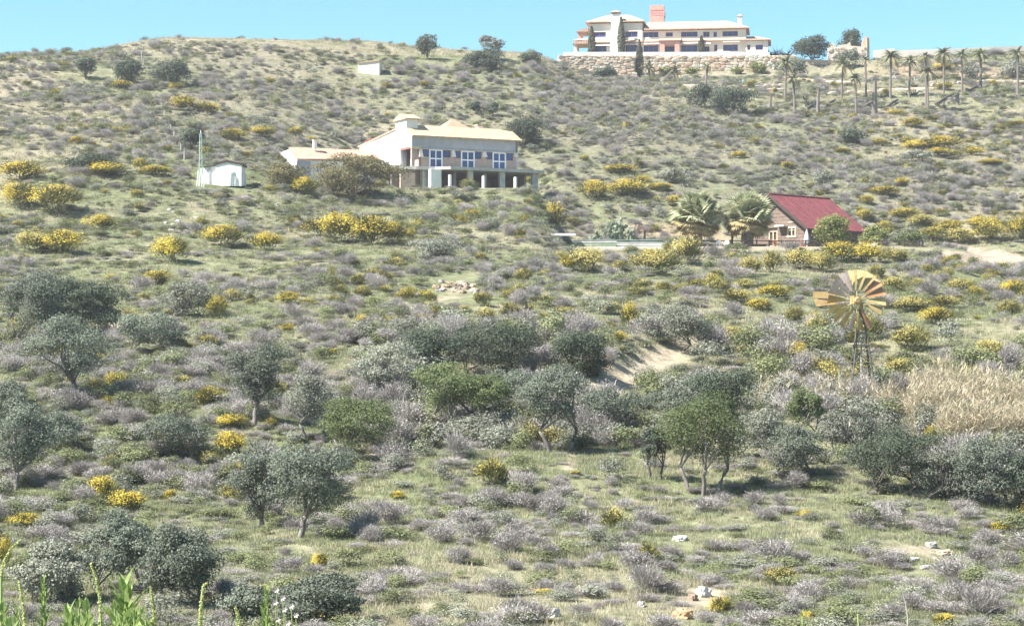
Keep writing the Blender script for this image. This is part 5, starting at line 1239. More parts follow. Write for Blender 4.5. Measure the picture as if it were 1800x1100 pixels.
mk('rockrose', lambda r: m_leafy(r, 650, .038, L_cistus, 5, .35))
BR = [broom_parts(np.random.default_rng(300 + i), 700, 1900) for i in range(6)]
BR_ST = [quads_mesh('branches', s, L_broom) for s, f in BR]; BR_FL = [quads_mesh('flowers', f, L_flower) for s, f in BR]; BR_PF = [quads_mesh('flowers', f, L_palef) for s, f in BR]
def joined(s, f, mats_, take):
    f = f[:take]; mi = np.concatenate([np.zeros(len(s)), np.ones(len(f))]); return quads_mesh('broom', np.concatenate([s, f]), mats_, None, mi)
KIND['broom'] = [joined(*BR[i], [L_broom, L_flower], 640 if i % 2 else 380) for i in range(6)]
KIND['palebroom'] = [joined(*BR[i], [L_broom, L_palef], 850) for i in range(6)]

# hand-placed broom bushes: centre px, centre row, width, height, pale?
BROOM = [(38, 302, 84, 32, 0), (30, 345, 70, 46, 0), (95, 352, 90, 46, 0), (185, 299, 72, 26, 0), (172, 392, 62, 28, 0), (60, 425, 70, 36, 1), (112, 428, 80, 40, 0), (296, 440, 66, 46, 0), (388, 416, 78, 36, 0), (468, 425, 60, 32, 0),
 (532, 328, 44, 32, 0), (600, 402, 84, 52, 0), (655, 408, 80, 48, 0), (560, 400, 60, 30, 1), (690, 412, 44, 36, 0), (971, 383, 46, 46, 0), (278, 488, 62, 22, 0), (382, 540, 42, 40, 0), (508, 524, 46, 22, 0), (880, 322, 46, 16, 0),
 (1048, 336, 56, 32, 0), (1104, 331, 74, 30, 0), (1186, 353, 34, 18, 0), (1160, 328, 50, 14, 0), (1000, 463, 42, 26, 0), (1034, 458, 66, 44, 1), (1148, 462, 90, 42, 1), (1206, 441, 60, 46, 1), (1142, 446, 34, 18, 1),
 (1320, 468, 44, 34, 1), (1358, 462, 42, 36, 1), (1408, 456, 60, 34, 1), (1440, 462, 50, 34, 1), (1478, 444, 76, 34, 0), (1526, 446, 64, 38, 0), (1576, 450, 50, 26, 1), (1360, 513, 64, 22, 0), (1300, 520, 60, 24, 1), (1075, 542, 34, 20, 1), (1108, 560, 36, 52, 0), (1092, 592, 34, 20, 0), (1335, 536, 44, 22, 0), (1310, 500, 40, 18, 1),
 (1396, 620, 62, 38, 0), (1290, 590, 60, 30, 1), (1600, 535, 66, 26, 1), (1640, 556, 60, 32, 0), (1600, 596, 76, 42, 1), (1585, 646, 60, 30, 1), (1660, 530, 56, 22, 1), (1742, 616, 64, 34, 1), (1780, 506, 44, 26, 0), (1692, 628, 34, 12, 0), (1430, 560, 44, 24, 1), (1570, 500, 50, 24, 1), (1690, 500, 50, 22, 1),
 (1640, 412, 50, 22, 0), (1690, 415, 60, 26, 1), (1745, 408, 70, 34, 0), (1790, 402, 44, 40, 0), (1670, 398, 60, 20, 0), (1730, 392, 60, 22, 0), (1555, 406, 34, 30, 0), (1525, 352, 30, 16, 0), (1520, 378, 34, 18, 0), (1590, 375, 60, 18, 0), (1620, 388, 60, 20, 1),
 (1612, 255, 60, 18, 0), (1660, 252, 70, 22, 0), (1650, 268, 50, 16, 0), (1715, 266, 40, 16, 0), (1545, 250, 34, 12, 0), (1605, 216, 44, 16, 0), (1575, 198, 30, 12, 0), (1790, 219, 50, 12, 0), (1740, 285, 50, 12, 0), (1555, 336, 60, 14, 0), (1300, 272, 30, 12, 0), (1090, 297, 64, 14, 0), (1132, 315, 34, 14, 0), (1350, 352, 30, 14, 0), (1480, 265, 34, 10, 0), (1385, 290, 28, 10, 0), (1585, 320, 28, 14, 0),
 (322, 182, 56, 22, 0), (365, 190, 50, 18, 0), (412, 237, 52, 18, 0), (460, 232, 50, 18, 0), (245, 290, 28, 22, 0), (275, 300, 60, 18, 0), (135, 247, 28, 14, 0), (310, 152, 26, 12, 0), (215, 150, 40, 14, 0), (520, 232, 26, 16, 0), (545, 246, 24, 12, 0), (1660, 152, 36, 14, 0), (1745, 146, 18, 10, 0), (1655, 118, 40, 12, 0),
 (405, 782, 56, 42, 0), (405, 740, 60, 24, 0), (180, 858, 60, 40, 0), (220, 880, 76, 36, 0), (45, 914, 64, 26, 0), (562, 982, 34, 26, 0), (700, 871, 28, 16, 0), (1130, 968, 26, 16, 0), (1162, 976, 18, 10, 0), (1076, 766, 36, 20, 0), (1758, 925, 42, 18, 0), (1266, 1062, 44, 34, 0), (1662, 1088, 46, 24, 0), (640, 562, 34, 18, 0), (585, 618, 24, 12, 0), (8, 975, 30, 66, 0), (505, 575, 30, 14, 0), (1420, 1082, 30, 24, 0), (1415, 902, 34, 14, 0), (1012, 830, 22, 10, 0), (300, 870, 30, 22, 0), (90, 790, 24, 16, 0), (640, 640, 34, 14, 1), (1595, 1015, 20, 12, 0), (958, 1038, 36, 12, 0), (968, 1090, 28, 10, 0), (1325, 770, 40, 20, 1), (1480, 575, 40, 20, 1)]
for i, (px, cr, w, h, pale) in enumerate(BROOM):
    row = cr + h / 2; p = ground_at(px, row); S = p.y / FPX; zn = zone(px, row); k = i % 6
    lab = (('wide ' if w > 62 else ('small ' if w < 36 else '')) + 'pale yellow flowering broom bush ' if pale else ('wide ' if w > 62 else ('small ' if w < 36 else '')) + 'bright yellow flowering broom bush ') + zn
    t = thing('broom_bush', lab, 'broom bush', p - Vector((0, 0, .08)), random.uniform(0, 6.28), lab.replace(' flowering', '').replace('bush', 'bushes'))
    t.scale = (w * S * 1.12, w * S * 1.12, h * S * 1.12)
    link('branches', BR_ST[k], t); link('flowers', (BR_PF if pale else BR_FL)[k], t)

# ------------------------------------------------------------------ random scrub over the whole slope
def densities(px, row, Y):
    """relative frequency of each kind at a place: grey, green, sage, rockrose, broom, palebroom, none"""
    n = len(px); D = np.zeros((n, 7)); D[:] = (.30, .20, .20, .06, .04, .03, .17)
    def put(m, d): D[m] = d
    put(row > 850, (.34, .12, .06, .14, .006, .004, .34))
    put((row > 700) & (px < 640), (.27, .30, .19, .10, .04, .0, .10))
    put((row > 560) & (row <= 700) & (px < 640), (.30, .22, .24, .06, .03, .0, .15))
    put((row > 590) & (row <= 860) & (px >= 640), (.34, .22, .28, .08, .01, .01, .06))
    put((row > 440) & (row <= 590), (.26, .22, .12, .06, .07, .09, .18))
    put((row > 440) & (row <= 700) & (px > 1240), (.24, .22, .08, .05, .10, .16, .15))
    put((row > 300) & (row <= 440) & (px < 960), (.13, .33, .14, .05, .10, .02, .23))
    put((row <= 300) & (px < 960), (.22, .16, .24, .02, .03, .01, .32))
    put((row <= 150) & (px < 700), (.16, .10, .14, .02, .01, .0, .57))
    put((row > 180) & (row <= 300) & (px < 230), (.14, .08, .08, .02, .03, .0, .65))
    put((row > 150) & (row <= 440) & (px >= 960), (.34, .10, .40, .02, .05, .02, .07))
    put((row > 180) & (row <= 440) & (px >= 1400), (.34, .12, .26, .02, .07, .04, .15))
    put((row > 190) & (row <= 290) & (px >= 1470), (.20, .10, .14, .02, .12, .04, .38))
    put((row <= 205) & (px >= 1140), (.06, .10, .12, .02, .02, .0, .68))
    put((row > 375) & (row <= 440) & (px >= 1600), (.18, .16, .06, .02, .30, .12, .16))
    return D
ROCKS = [(1237, 1048, 30), (1218, 1056, 22), (1200, 1086, 36), (973, 1083, 28), (1127, 1066, 20), (1195, 950, 32), (1115, 1018, 24), (1636, 962, 26), (1660, 976, 30), (1607, 986, 22), (1628, 999, 24)]
KN = ['grey', 'green', 'sage', 'rockrose', 'broom', 'palebroom']
avoid = [(FH.o.x + 4, FH.o.y + 7, 15), (FC.o.x + 1, FC.o.y + 8, 9)]
def keep(X, Y, px, row):
    k = np.ones(len(X), bool)
    k &= ~((px > 985) & (px < 1660) & (Y > 226) & (Y < 266))           # cabin terrace
    k &= ~((px > 980) & (px < 1540) & (Y > 423) & (Y < 480))           # villa platform
    k &= ~((px > 690) & (px < 960) & (Y > 268) & (Y < 302)); k &= ~((px > 505) & (px < 730) & (Y > 281) & (Y < 304))   # house
    k &= ~((px > 338) & (px < 434) & (Y > 243.5) & (Y < 256)); k &= ~((px > 620) & (px < 676) & (Y > ground_at(648, 131).y - 4) & (Y < ground_at(648, 131).y + 6))
    k &= ~((px > 1655) & (px < 1900) & (Y > 222) & (Y < 240) & (np.abs(row - (443 + (px - 1655) * .19)) < 16))   # dirt road
    for (p, r, rx, ry, c, s) in patches:
        if c in (SOIL, ORANGE) and s >= .8: k &= ((px - p) / rx) ** 2 + ((row - r) / ry) ** 2 > .7
    k &= ~((px > 1035) & (px < 1228) & (np.abs(row - (692 - (px - 1040) * .5)) < 30))          # tan earth bank
    k &= ~((np.abs(px - 800) < 44) & (np.abs(row - 510) < 26))
    return k
def sample(n, y0, y1, p0=-450, p1=2250):
    Y = np.sqrt(rng.random(n) * (y1 ** 2 - y0 ** 2) + y0 ** 2); px = rng.uniform(p0, p1, n); X = (px - CX) / FPX * Y
    Z = height(X, Y); return X, Y, Z, px, HY - FPX * Z / Y
cand = []
for (n, y0, y1) in ((5200, 58, 138), (1500, 58, 112), (2600, 97, 150), (7600, 138, 262), (23000, 262, 452)):
    X, Y, Z, px, row = sample(n, y0, y1); kp = keep(X, Y, px, row)
    if n == 1500: kp &= (px < 660) & (row > 690)
    if n == 2600: kp &= ~((row > 850) | ((px > 1560) & (row > 650)))
    D = densities(px, row, Y); D = D / D.sum(1, keepdims=True); c = (rng.random(n)[:, None] > np.cumsum(D, 1)).sum(1)
    clump = fbm(X / 12, Y / 12, 77, 3)
    kp &= ~((px < 930) & (Y > 378) & (rng.random(n) < .85))
    for (bx, bc, bw_, bh, _p) in BROOM:
        kp &= ~((np.abs(px - bx) < bw_ * .5) & (row > bc) & (row < bc + bh * .85 + 5))
    for (rx_, rr_, rw_) in ROCKS: kp &= ~((np.abs(px - rx_) < rw_ * .9) & (row > rr_ - 10) & (row < rr_ + 34))
    for T_ in TREES:
        if T_[2] in (448, 527, 1236): kp &= ~((np.abs(px - T_[2]) < T_[5] * .22) & (row > T_[3] - 6) & (row < T_[3] + 26))
    kp &= (c < 6) & (rng.random(n) < np.clip((clump - .33) * 4.5, .12, 1))
    base = np.array([1.35, 1.25, 1.25, .95, 1.2, 1.2])[np.minimum(c, 5)]
    grow = np.interp(Y, [60, 100, 140, 250, 450], [.72, .9, 1.1, 1.2, 1.3])
    w = base * grow * np.minimum(rng.lognormal(-.04, .42, n), 1.55); h = w * rng.uniform(.42, .72, n)
    belt = (row > 590) & (row < 860) & (px > 640); w[belt] *= 1.3; h[belt] *= 1.6
    for i in np.nonzero(kp)[0]: cand.append((c[i], X[i], Y[i], Z[i], px[i], row[i], w[i], h[i]))
cand = np.array(cand)
KLAB = {'grey': ('dry_shrub', 'leafless lavender-grey dry shrub ', 'shrub'), 'green': ('green_shrub', 'leafy green shrub ', 'shrub'), 'sage': ('sage_shrub', 'dull grey-green shrub ', 'shrub'),
        'rockrose': ('rockrose_shrub', 'low pale-glinting shrub ', 'shrub'), 'broom': ('broom_shrub', 'yellow-flecked green shrub ', 'broom bush'), 'palebroom': ('broom_shrub', 'pale yellow-hazed shrub ', 'broom bush')}

def gn_scatter(name, pts, rot, scl, idx, meshes, label, cat, parent_kind='stuff'):
    me = bpy.data.meshes.new(name); me.vertices.add(len(pts)); me.vertices.foreach_set('co', np.asarray(pts, np.float32).reshape(-1))
    for nm, ty, data, key in (('rot', 'FLOAT_VECTOR', rot, 'vector'), ('scl', 'FLOAT_VECTOR', scl, 'vector'), ('idx', 'INT', idx, 'value')):
        a = me.attributes.new(nm, ty, 'POINT'); a.data.foreach_set(key, np.asarray(data).reshape(-1).astype(np.int32 if ty == 'INT' else np.float32))
    o = link(name, me); tag(o, label, cat, None, parent_kind)
    col = bpy.data.collections.new(name + '_shapes')
    for i, m in enumerate(meshes): col.objects.link(bpy.data.objects.new('%s_shape_%02d' % (name, i), m))
    g = bpy.data.node_groups.new(name, 'GeometryNodeTree')
    g.interface.new_socket('Geometry', in_out='INPUT', socket_type='NodeSocketGeometry'); g.interface.new_socket('Geometry', in_out='OUTPUT', socket_type='NodeSocketGeometry')
    gi = g.nodes.new('NodeGroupInput'); go = g.nodes.new('NodeGroupOutput')
    ci = g.nodes.new('GeometryNodeCollectionInfo'); ci.inputs['Collection'].default_value = col; ci.inputs['Separate Children'].default_value = True; ci.inputs['Reset Children'].default_value = True
    ip = g.nodes.new('GeometryNodeInstanceOnPoints'); ip.inputs['Pick Instance'].default_value = True
    def na(nm, ty):
        k = g.nodes.new('GeometryNodeInputNamedAttribute'); k.data_type = ty; k.inputs['Name'].default_value = nm; return k.outputs['Attribute']
    er = g.nodes.new('FunctionNodeEulerToRotation')
    g.links.new(gi.outputs[0], ip.inputs['Points']); g.links.new(ci.outputs[0], ip.inputs['Instance'])
    g.links.new(na('rot', 'FLOAT_VECTOR'), er.inputs[0]); g.links.new(er.outputs[0], ip.inputs['Rotation'])
    g.links.new(na('scl', 'FLOAT_VECTOR'), ip.inputs['Scale']); g.links.new(na('idx', 'INT'), ip.inputs['Instance Index'])
    g.links.new(ip.outputs[0], go.inputs[0])
    md = o.modifiers.new('scatter', 'NODES'); md.node_group = g
    return o

for ki, k in enumerate(KN):
    A_ = cand[cand[:, 0] == ki]
    vis = (A_[:, 4] > -10) & (A_[:, 4] < 1810) & (A_[:, 5] < 1115)
    size = np.where(vis, A_[:, 6] / A_[:, 2], 0); order = np.argsort(-size)
    lim = 280 if k != 'palebroom' else 150
    if k == 'broom': lim = 150
    nm, lb, ct = KLAB[k]
    for j in order[:lim]:
        _, X, Y, Z, px, row, w, h = A_[j]
        if not vis[j]: continue
        zn = zone(px, row)
        sz = ('tall ' if h > .62 * w and w > 1.1 else 'broad ') if w > 1.45 else ('tiny ' if w < .85 else '')
        o = link(nm, KIND[k][j % 6], None, (X, Y, Z - .06), (random.uniform(-.12, .12), random.uniform(-.12, .12), random.uniform(0, 6.28)), (w, w * random.uniform(.85, 1.15), h))
        tag(o, sz + lb + zn, ct, sz + nm.replace('_', ' ') + 's ' + zn + (' pale' if k == 'palebroom' else ''))
    R_ = A_[order[lim:]]; n = len(R_)
    if n:
        gn_scatter({'grey': 'dry_scrub', 'green': 'green_scrub', 'sage': 'sage_scrub', 'rockrose': 'rockrose_scrub', 'broom': 'broom_scrub', 'palebroom': 'pale_broom_scrub'}[k], np.stack([R_[:, 1], R_[:, 2], R_[:, 3] - .06], 1), np.stack([rng.uniform(-.1, .1, n), rng.uniform(-.1, .1, n), rng.uniform(0, 6.28, n)], 1),
                   np.stack([R_[:, 6], R_[:, 6] * rng.uniform(.85, 1.15, n), R_[:, 7]], 1), rng.integers(0, 6, n), KIND[k], {'grey': 'countless small dry grey shrubs dotting the hillside', 'green': 'countless small green shrubs dotting the hillside', 'sage': 'countless small grey-green shrubs covering the far hillside', 'rockrose': 'countless low glinting shrubs scattered over the hillside', 'broom': 'countless tiny yellow-flecked shrubs over the far slopes', 'palebroom': 'countless tiny pale yellow shrubs over the slopes'}[k], 'scrub')

P_, Sc, Ix = [], [], []
for (n, y0, y1, k) in ((12000, 57, 138, 1.0), (13000, 138, 262, 1.25), (28000, 262, 452, 1.6)):
    X, Y, Z, px, row = sample(n, y0, y1, -350, 2150); kp = keep(X, Y, px, row)
    D = densities(px, row, Y)[:, :3] + .04; D[:, 2] += .12; D = D / D.sum(1, keepdims=True); c = np.minimum((rng.random(n)[:, None] > np.cumsum(D, 1)).sum(1), 2)
    kp &= rng.random(n) < np.clip((fbm(X / 7, Y / 7, 177, 3) - .36) * 5, .1, 1)
    kp &= ~((px < 930) & (Y > 384))
    for (rx_, rr_, rw_) in ROCKS: kp &= ~((np.abs(px - rx_) < rw_ * .8) & (row > rr_ - 10) & (row < rr_ + 24))
    w = k * rng.lognormal(-.42, .4, n)
    P_.append(np.stack([X, Y, Z - .05], 1)[kp]); Sc.append(np.stack([w, w * rng.uniform(.8, 1.5, n), w * rng.uniform(.22, .42, n)], 1)[kp]); Ix.append((c * 6 + rng.integers(0, 6, n))[kp])
P_, Sc, Ix = np.concatenate(P_), np.concatenate(Sc), np.concatenate(Ix); n = len(P_)
gn_scatter('low_scrub', P_, np.stack([np.zeros(n), np.zeros(n), rng.uniform(0, 6.28, n)], 1), Sc, Ix, KIND['grey'] + KIND['green'] + KIND['sage'], 'knee-high mixed grey and green ground cover over the slopes', 'ground cover')

# ------------------------------------------------------------------ grass
def m_tuft(r, n, m, hgt, spread=.5, wid=.011):
    b = np.stack([r.normal(0, spread * .5, n), r.normal(0, spread * .5, n), np.zeros(n)], 1)
    D = np.stack([r.normal(0, .35, n), r.normal(0, .35, n), np.ones(n)], 1)
    return quads_mesh('tuft', sticks(r, b, D, np.full(n, hgt), np.full(n, wid)), m)
TG = [m_tuft(np.random.default_rng(600 + i), 70, L_grass, .17) for i in range(4)]
TS = [m_tuft(np.random.default_rng(620 + i), 70, L_straw, .20) for i in range(4)]
for nm, meshes, lab, sd in (('green_grass', TG, 'short green grass growing over the whole hillside', 0), ('dry_grass', TS, 'thin dry straw grass over the hillside and ridge', 1)):
    P_, Sc = [], []
    for (n, y0, y1, sc_) in ((27000, 56, 138, 1.0), (24000, 138, 262, 1.5), (22000, 262, 455, 2.1)):
        if sd: n = int(n * (.45 if y1 < 140 else (.5 if y1 < 270 else 1.0)))
        X, Y, Z, px, row = sample(n, y0, y1, -300, 2100); kp = keep(X, Y, px, row)
        dry = fbm(X / 22, Y / 22, 41, 3) + np.clip((Y - 250) / 130, 0, 1) * .16
        kp &= (rng.random(n) < np.clip((dry - .42) * 5, .06, 1)) if sd else (rng.random(n) < np.clip((.72 - dry) * 5, .05, 1))
        for (rx_, rr_, rw_) in ROCKS: kp &= ~((np.abs(px - rx_) < rw_ * .8) & (row > rr_ - 8) & (row < rr_ + 16))
        P_.append(np.stack([X, Y, Z - .03], 1)[kp]); s = sc_ * rng.uniform(.6, 1.35, n)[kp]; Sc.append(np.stack([s, s, s * rng.uniform(.6, 1.2, len(s)) / sc_ ** .4], 1))
    P_ = np.concatenate(P_); Sc = np.concatenate(Sc); n = len(P_)
    gn_scatter(nm, P_, np.stack([np.zeros(n), np.zeros(n), rng.uniform(0, 6.28, n)], 1), Sc, rng.integers(0, 4, n), meshes, lab, 'grass')

# ------------------------------------------------------------------ reed bed
def reeds(name, label, areas, seed):
    r = np.random.default_rng(seed); T = []; tint = []
    L_reed = leaf_mat('dry_reed', (0.32, 0.27, 0.17), (0.54, 0.475, 0.335), .3, .0)
    for (p0, p1, r0, r1, n, hm) in areas:
        px = r.uniform(p0, p1, n); yy = r.uniform(r0, r1, n)       # r0, r1 are distances
        X = (px - CX) / FPX * yy; Z = height(X, yy); hh = hm * r.uniform(.6, 1.1, n) * (.72 + .55 * fbm(X / 2.2, yy / 2.2, 5, 2))
        b = np.stack([X, yy, Z - .05], 1); D = np.stack([r.normal(0, .09, n) + .03, r.normal(0, .09, n), np.ones(n)], 1); D = unit(D)
        S = np.stack([np.ones(n) * .018, np.zeros(n), np.zeros(n)], 1); top = b + D * hh[:, None]
        T.append(np.stack([b - S, b + S, top + S * .4, top - S * .4], 1)); tint.append(np.clip(.55 + .25 * r.normal(size=n), 0, 1))
        for q in range(7):
            t_ = r.uniform(.35, 1, n)[:, None]; s0 = b + D * hh[:, None] * t_; d = rnd_dir(r, n); d[:, 2] = np.abs(d[:, 2]) * .8 + .25
            e = s0 + unit(d) * (.35 + .3 * r.random((n, 1))); k = unit(np.cross(d, rnd_dir(r, n))) * .022
            T.append(np.stack([s0 - k, s0 + k, e + k * .2, e - k * .2], 1)); tint.append(np.clip(.5 + .3 * r.normal(size=n), 0, 1))
        m_ = n // 2; t_ = top[:m_]; e = t_ + np.stack([r.normal(0, .1, m_) + .12, r.normal(0, .1, m_), r.uniform(.2, .45, m_)], 1); k = np.stack([np.full(m_, .04), np.zeros(m_), np.full(m_, .01)], 1)
        T.append(np.stack([t_, t_ * .5 + e * .5 - k, e, t_ * .5 + e * .5 + k], 1)); tint.append(np.full(m_, .9))
    tag(link(name, quads_mesh(name, np.concatenate(T), L_reed, np.concatenate(tint))), label, 'reeds', None, 'stuff')
reeds('reed_bed', 'tall pale dry reeds filling the hollow below the wind pump', [(1650, 1860, 105.5, 117, 2000, 2.3), (1600, 1660, 110, 117, 420, 2.3), (1490, 1600, 113.5, 116.5, 170, 1.5), (1435, 1490, 113, 118, 45, 2.0), (1330, 1385, 116, 123, 50, 1.7)], 5)

# ------------------------------------------------------------------ rocks
M_rk = {'white': mat('rock_white', (.62, .60, .56), .95, (.48, .45, .41), 3, .4), 'tan': mat('rock_tan', (.52, .40, .28), .95, (.42, .31, .21), 3, .4), 'orange': mat('rock_orange', (.55, .33, .19), .95, (.45, .27, .15), 3, .4), 'brown': mat('rock_brown', (.30, .22, .16), .95, (.22, .16, .12), 3, .4), 'grey': mat('rock_grey', (.40, .37, .34), .95, (.3, .28, .26), 3, .4)}
def rock(px, row, w, h, col, lab, seed, group=None):
    p = ground_at(px, row); S = p.y / FPX
    o = link('boulder' if w > 18 else 'rock', rock_mesh('rock', M_rk[col], seed, 2, 1, .26, .85), None, p + Vector((0, 0, h * S * .22)), (0, random.uniform(-.2, .2), random.uniform(0, 3)), (w * S * .62, w * S * .5, h * S * .72))
    tag(o, lab, 'rock', group)
for i, a_ in enumerate([(1237, 1048, 26, 22, 'white', 'angular white-topped boulder on the bare patch of grass slope'), (1218, 1056, 18, 14, 'brown', 'dark broken rock just left of the angular white-topped boulder'), (1200, 1086, 34, 22, 'orange', 'rounded orange boulder at the foot of the slope'), (973, 1083, 24, 18, 'white', 'bright white boulder below the grey shrub'),
    (1127, 1066, 16, 12, 'grey', 'small grey rock between the white and orange boulders'), (1195, 950, 28, 9, 'white', 'flat white stone slab in the pale grass'), (1115, 1018, 20, 9, 'white', 'small flat white stone in the mid grass'), (1636, 962, 22, 12, 'grey', 'grey boulder above the tan path on the right'), (1660, 976, 26, 10, 'tan', 'tan flat rock beside the grey boulder on the path'), (1607, 986, 18, 7, 'white', 'flat white stone below the tan path'), (1628, 999, 20, 8, 'grey', 'flat grey stone below the tan path'), (1083, 1098, 18, 8, 'white', 'white stone downhill of the rounded orange boulder'), (1780, 985, 12, 6, 'white', 'little white stone at the right end of path'), (487, 362, 9, 6, 'white', 'small white stone on the green slope below the house'), (1006, 960, 8, 4, 'tan', 'tiny tan stone in the grass')]):
    rock(*a_[:4], a_[4], a_[5], 900 + i)
r0 = random.Random(12)
for i in range(34):
    px = 800 + r0.uniform(-34, 38); row = 507 + r0.uniform(-15, 16) * (1 - abs(px - 800) / 60) + (px - 800) * .12
    rock(px, row, r0.uniform(9, 16), r0.uniform(4, 7), r0.choice(['tan', 'brown', 'tan', 'grey']), 'flat brown stone in the rubble heap on the mid slope', 950 + i, 'rubble heap stones')
for i in range(14):
    px = 320 + r0.uniform(-40, 30); row = 395 + r0.uniform(-35, 14)
    rock(px, row, r0.uniform(7, 11), r0.uniform(3, 5), 'white', 'pale stone strewn on the slope below the white hut', 990 + i, 'stones below the white hut')

# ------------------------------------------------------------------ foreground plants on the near bank
L_fore = leaf_mat('foreground_leaf', (0.17, 0.25, 0.07), (0.35, 0.42, 0.17), .4, .1)
L_spike = leaf_mat('spike_bud', (.50, .52, .20), (.66, .66, .34), .3, .1)
def leaf_blade(name, m, seed):
    r = np.random.default_rng(seed); Q = []
    xs = [0, .18, .45, .75, 1.0]; ws = [.02, .10, .13, .08, .0]
    for i in range(4):
        a, b = xs[i], xs[i + 1]; za, zb = -.18 * a * a, -.18 * b * b
        for s in (-1, 1): Q.append([(a, 0, za - .03), (b, 0, zb - .03), (b, s * ws[i + 1], zb + .02), (a, s * ws[i], za + .02)])
    return quads_mesh(name, np.array(Q, float), m)
BL = [leaf_blade('leaf', L_fore, i) for i in range(2)]
def leafy_plant(px, top, Y, wpx, lab, n, seed, narrow=False):
    X = (px - CX) / FPX * Y; z = H(X, Y); zt = zrow(top, Y); S = Y / FPX; r = random.Random(seed)
    t = thing('leafy_plant', lab, 'plant', (X, Y, z)); hh = zt - z; vis = min(hh, 170 * S)
    MB().tube([(0, 0, -.05), (.01, 0, hh * .6), (0, 0, hh - .03)], [.012, .01, .004], 6).build('stem', MATS.get('stem') or mat('stem', (.28, .34, .12), .7), t)
    W = wpx * S
    for k in range(n):
        u = k / (n - 1); zz = hh - vis * (1 - u) - .02; a = k * 2.39996; L = W * (.62 if narrow else .72) * (1.05 - .55 * u) * r.uniform(.8, 1.15)
        el = (.75 + .6 * u) if narrow else (.35 + 1.0 * u)
        link('leaf', BL[k % 2], t, (0, 0, zz - L * math.sin(el) * .35 * u), (r.uniform(-.3, .3), -el, a), (L, L * (.95 if narrow else 1.6), L))
    return t
def flower_spike(pts, Y, lab, seed, wpx=9):
    S = Y / FPX; x0 = (pts[0][0] - CX) / FPX * Y; z0 = H(x0, Y); r = np.random.default_rng(seed)
    t = thing('flower_spike', lab, 'plant', (x0, Y, z0))
    P = [Vector((0, 0, -.03))] + [Vector(((p[0] - pts[0][0]) * S, 0, zrow(p[1], Y) - z0)) for p in pts]
    MB().tube(P, [.009] + [.008 - .005 * i / len(pts) for i in range(len(pts))], 6).build('stem', mat('stem', (.28, .34, .12), .7), t)
    n = 420; seg = P[1:]; d = [(seg[i + 1] - seg[i]).length for i in range(len(seg) - 1)]; cum = np.concatenate([[0], np.cumsum(d)]); u = r.random(n) * cum[-1]
    C_ = np.stack([np.interp(u, cum, [p[j] for p in seg]) for j in range(3)], 1); w = wpx * S * .5 * (1.1 - .65 * u / cum[-1])
    dd = rnd_dir(r, n); C_ = C_ + dd * w[:, None] * (.4 + .6 * r.random((n, 1)))
    link('buds', quads_mesh('buds', leaves(r, C_, dd, np.full(n, .0055), .8), L_spike), t)
for i, a_ in enumerate([(218, 1018, 12, 120, 'broad-leaved bright green plant among the pale flower spikes', 30, 0), (76, 1012, 12.3, 60, 'narrow upright green leafy shoot left of the broad-leaved plant', 46, 1), (467, 1028, 11.6, 64, 'pointed bushy green shoot standing alone right of the flower spikes', 60, 1), (30, 1062, 11.8, 70, 'green leafy plant under the arching flower spike', 34, 1), (120, 1066, 11.4, 90, 'yellowish leafy plant between the shoots', 30, 0), (150, 1076, 12.4, 70, 'low leafy shoot beside the arching spike', 30, 1), (262, 1084, 11.3, 60, 'low green leaves right of the broad-leaved plant', 26, 0), (416, 1084, 12.0, 44, 'small green leafy tip left of the pointed shoot', 28, 1), (1410, 1068, 11.5, 40, 'thicker bright green leafy tip beside the small yellow broom', 30, 1), (1508, 1066, 11.6, 26, 'slim bright green leafy tip near the thin bare stalk', 30, 1), (5, 1080, 11.5, 60, 'green leaf tuft at the foot of the arching flower spike', 24, 0)]):
    leafy_plant(a_[0], a_[1], a_[2], a_[3], a_[4], a_[5], i, bool(a_[6]))
rf = random.Random(77)
for i in range(16):
    px = rf.uniform(-20, 300); t = leafy_plant(px, 1070 + rf.uniform(-16, 18) + (8 if px > 230 else 0), rf.uniform(10.9, 12.6), rf.uniform(50, 90), 'low bright green leafy stem in the tangle around the flower spikes', 24, 60 + i, rf.random() < .5); t['group'] = 'leafy stems at the foreground corner'

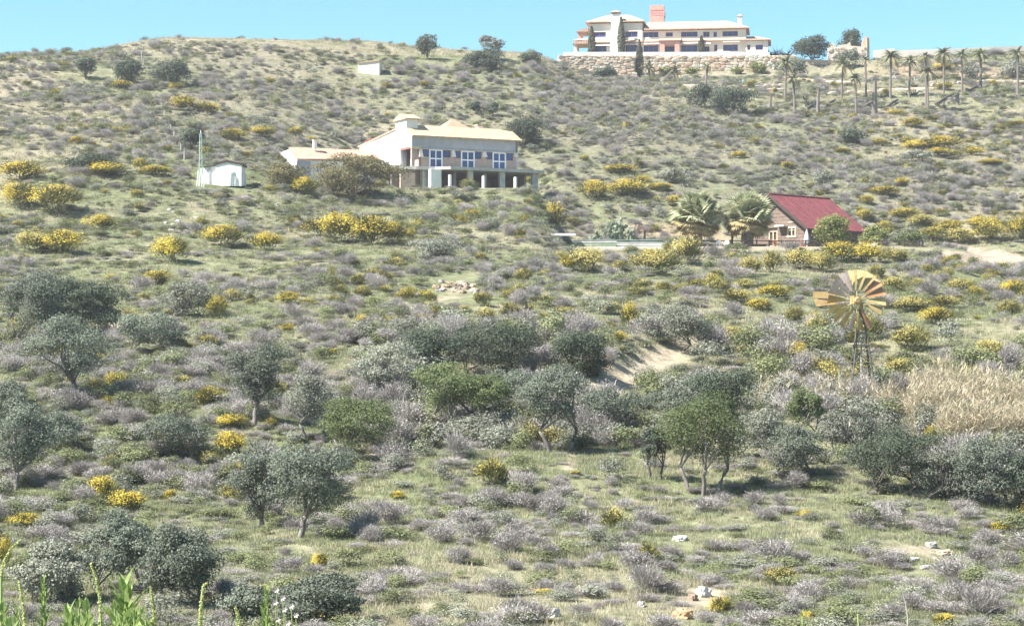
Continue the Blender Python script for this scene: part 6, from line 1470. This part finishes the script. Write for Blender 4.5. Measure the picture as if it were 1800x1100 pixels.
for i, (pts, lab) in enumerate([([(178, 1100), (176, 1060), (170, 1020), (159, 990)], 'tall slightly bent pale yellow flower spike above the broad leaves'), ([(273, 1100), (270, 1070), (267, 1045), (264, 1031)], 'short pale flower spike with two side stalks'), ([(352, 1100), (353, 1070), (355, 1045), (358, 1028), (364, 1024)], 'pale yellow flower spike with a hooked tip'), ([(2, 1010), (8, 985), (20, 963), (37, 948)], 'long pale flower spike arching over to one side'), ([(44, 1100), (40, 1060), (34, 1020)], 'yellow-green budding spike beside the narrow shoot'), ([(420, 1100), (418, 1080), (414, 1068)], 'tiny pale spike tip by the pointed shoot')]):
    flower_spike(pts, 11.9 + .1 * i, lab, i, 10 if i != 3 else 8)
t = tag(MB().tube([(0, 0, 0), (-.02, 0, .6), (0, 0, .85), (-.015, 0, .95), (-.03, 0, 1.0)], [.006, .005, .004, .003, .002], 5).build('dead_stalk', M_post), 'thin pale bare stalk poking up beyond the slim leafy tip', 'stalk')
X = (1596 - CX) / FPX * 12; t.location = (X, 12, zrow(1043, 12) - 1.0)

def blossoms():
    Y = 13.0; r = random.Random(3); Mp = mat('pale_petal', (.78, .66, .66), .8, (.70, .55, .56), 20); Ms = mat('stem', (.28, .34, .12), .7)
    for i, (px, row) in enumerate([(486, 1036), (484, 1058), (500, 1070), (512, 1064), (488, 1088), (506, 1094), (520, 1080), (497, 1050)]):
        x = (px - CX) / FPX * Y; z = H(x, Y); zz = zrow(row, Y) - z
        t = thing('wild_flower', 'pinkish white blossom on a thin stalk beside the pointed green shoot', 'flower', (x, Y, z), 0, 'blossoms beside the pointed shoot')
        MB().tube([(0, 0, -.02), (.01, 0, zz * .6), (0, 0, zz)], .003, 5).build('stalk', Ms, t)
        for k in range(6):
            a = k * 1.047; MB().add([(0, 0, zz), (.013 * math.cos(a - .4), -.006, zz + .013 * math.sin(a - .4)), (.021 * math.cos(a), -.009, zz + .021 * math.sin(a)), (.013 * math.cos(a + .4), -.006, zz + .013 * math.sin(a + .4))], [(0, 1, 2, 3)]).build('petal', Mp, t)
blossoms()

# ------------------------------------------------------------------ haze
hz = MB().box(-20000, 20000, -400, 8000, -14, 80).build('haze', [])
hm = bpy.data.materials.new('thin_haze'); hm.use_nodes = True; hn = hm.node_tree; hn.nodes.clear()
ho = hn.nodes.new('ShaderNodeOutputMaterial'); hp = hn.nodes.new('ShaderNodeVolumePrincipled')
hp.inputs['Color'].default_value = (.97, .96, 1, 1); hp.inputs['Density'].default_value = .0002; hp.inputs['Anisotropy'].default_value = .2
hn.links.new(hp.outputs[0], ho.inputs['Volume']); hz.data.materials.append(hm)
tag(hz, 'thin bright haze in the air over the whole valley', 'haze', None, 'stuff')
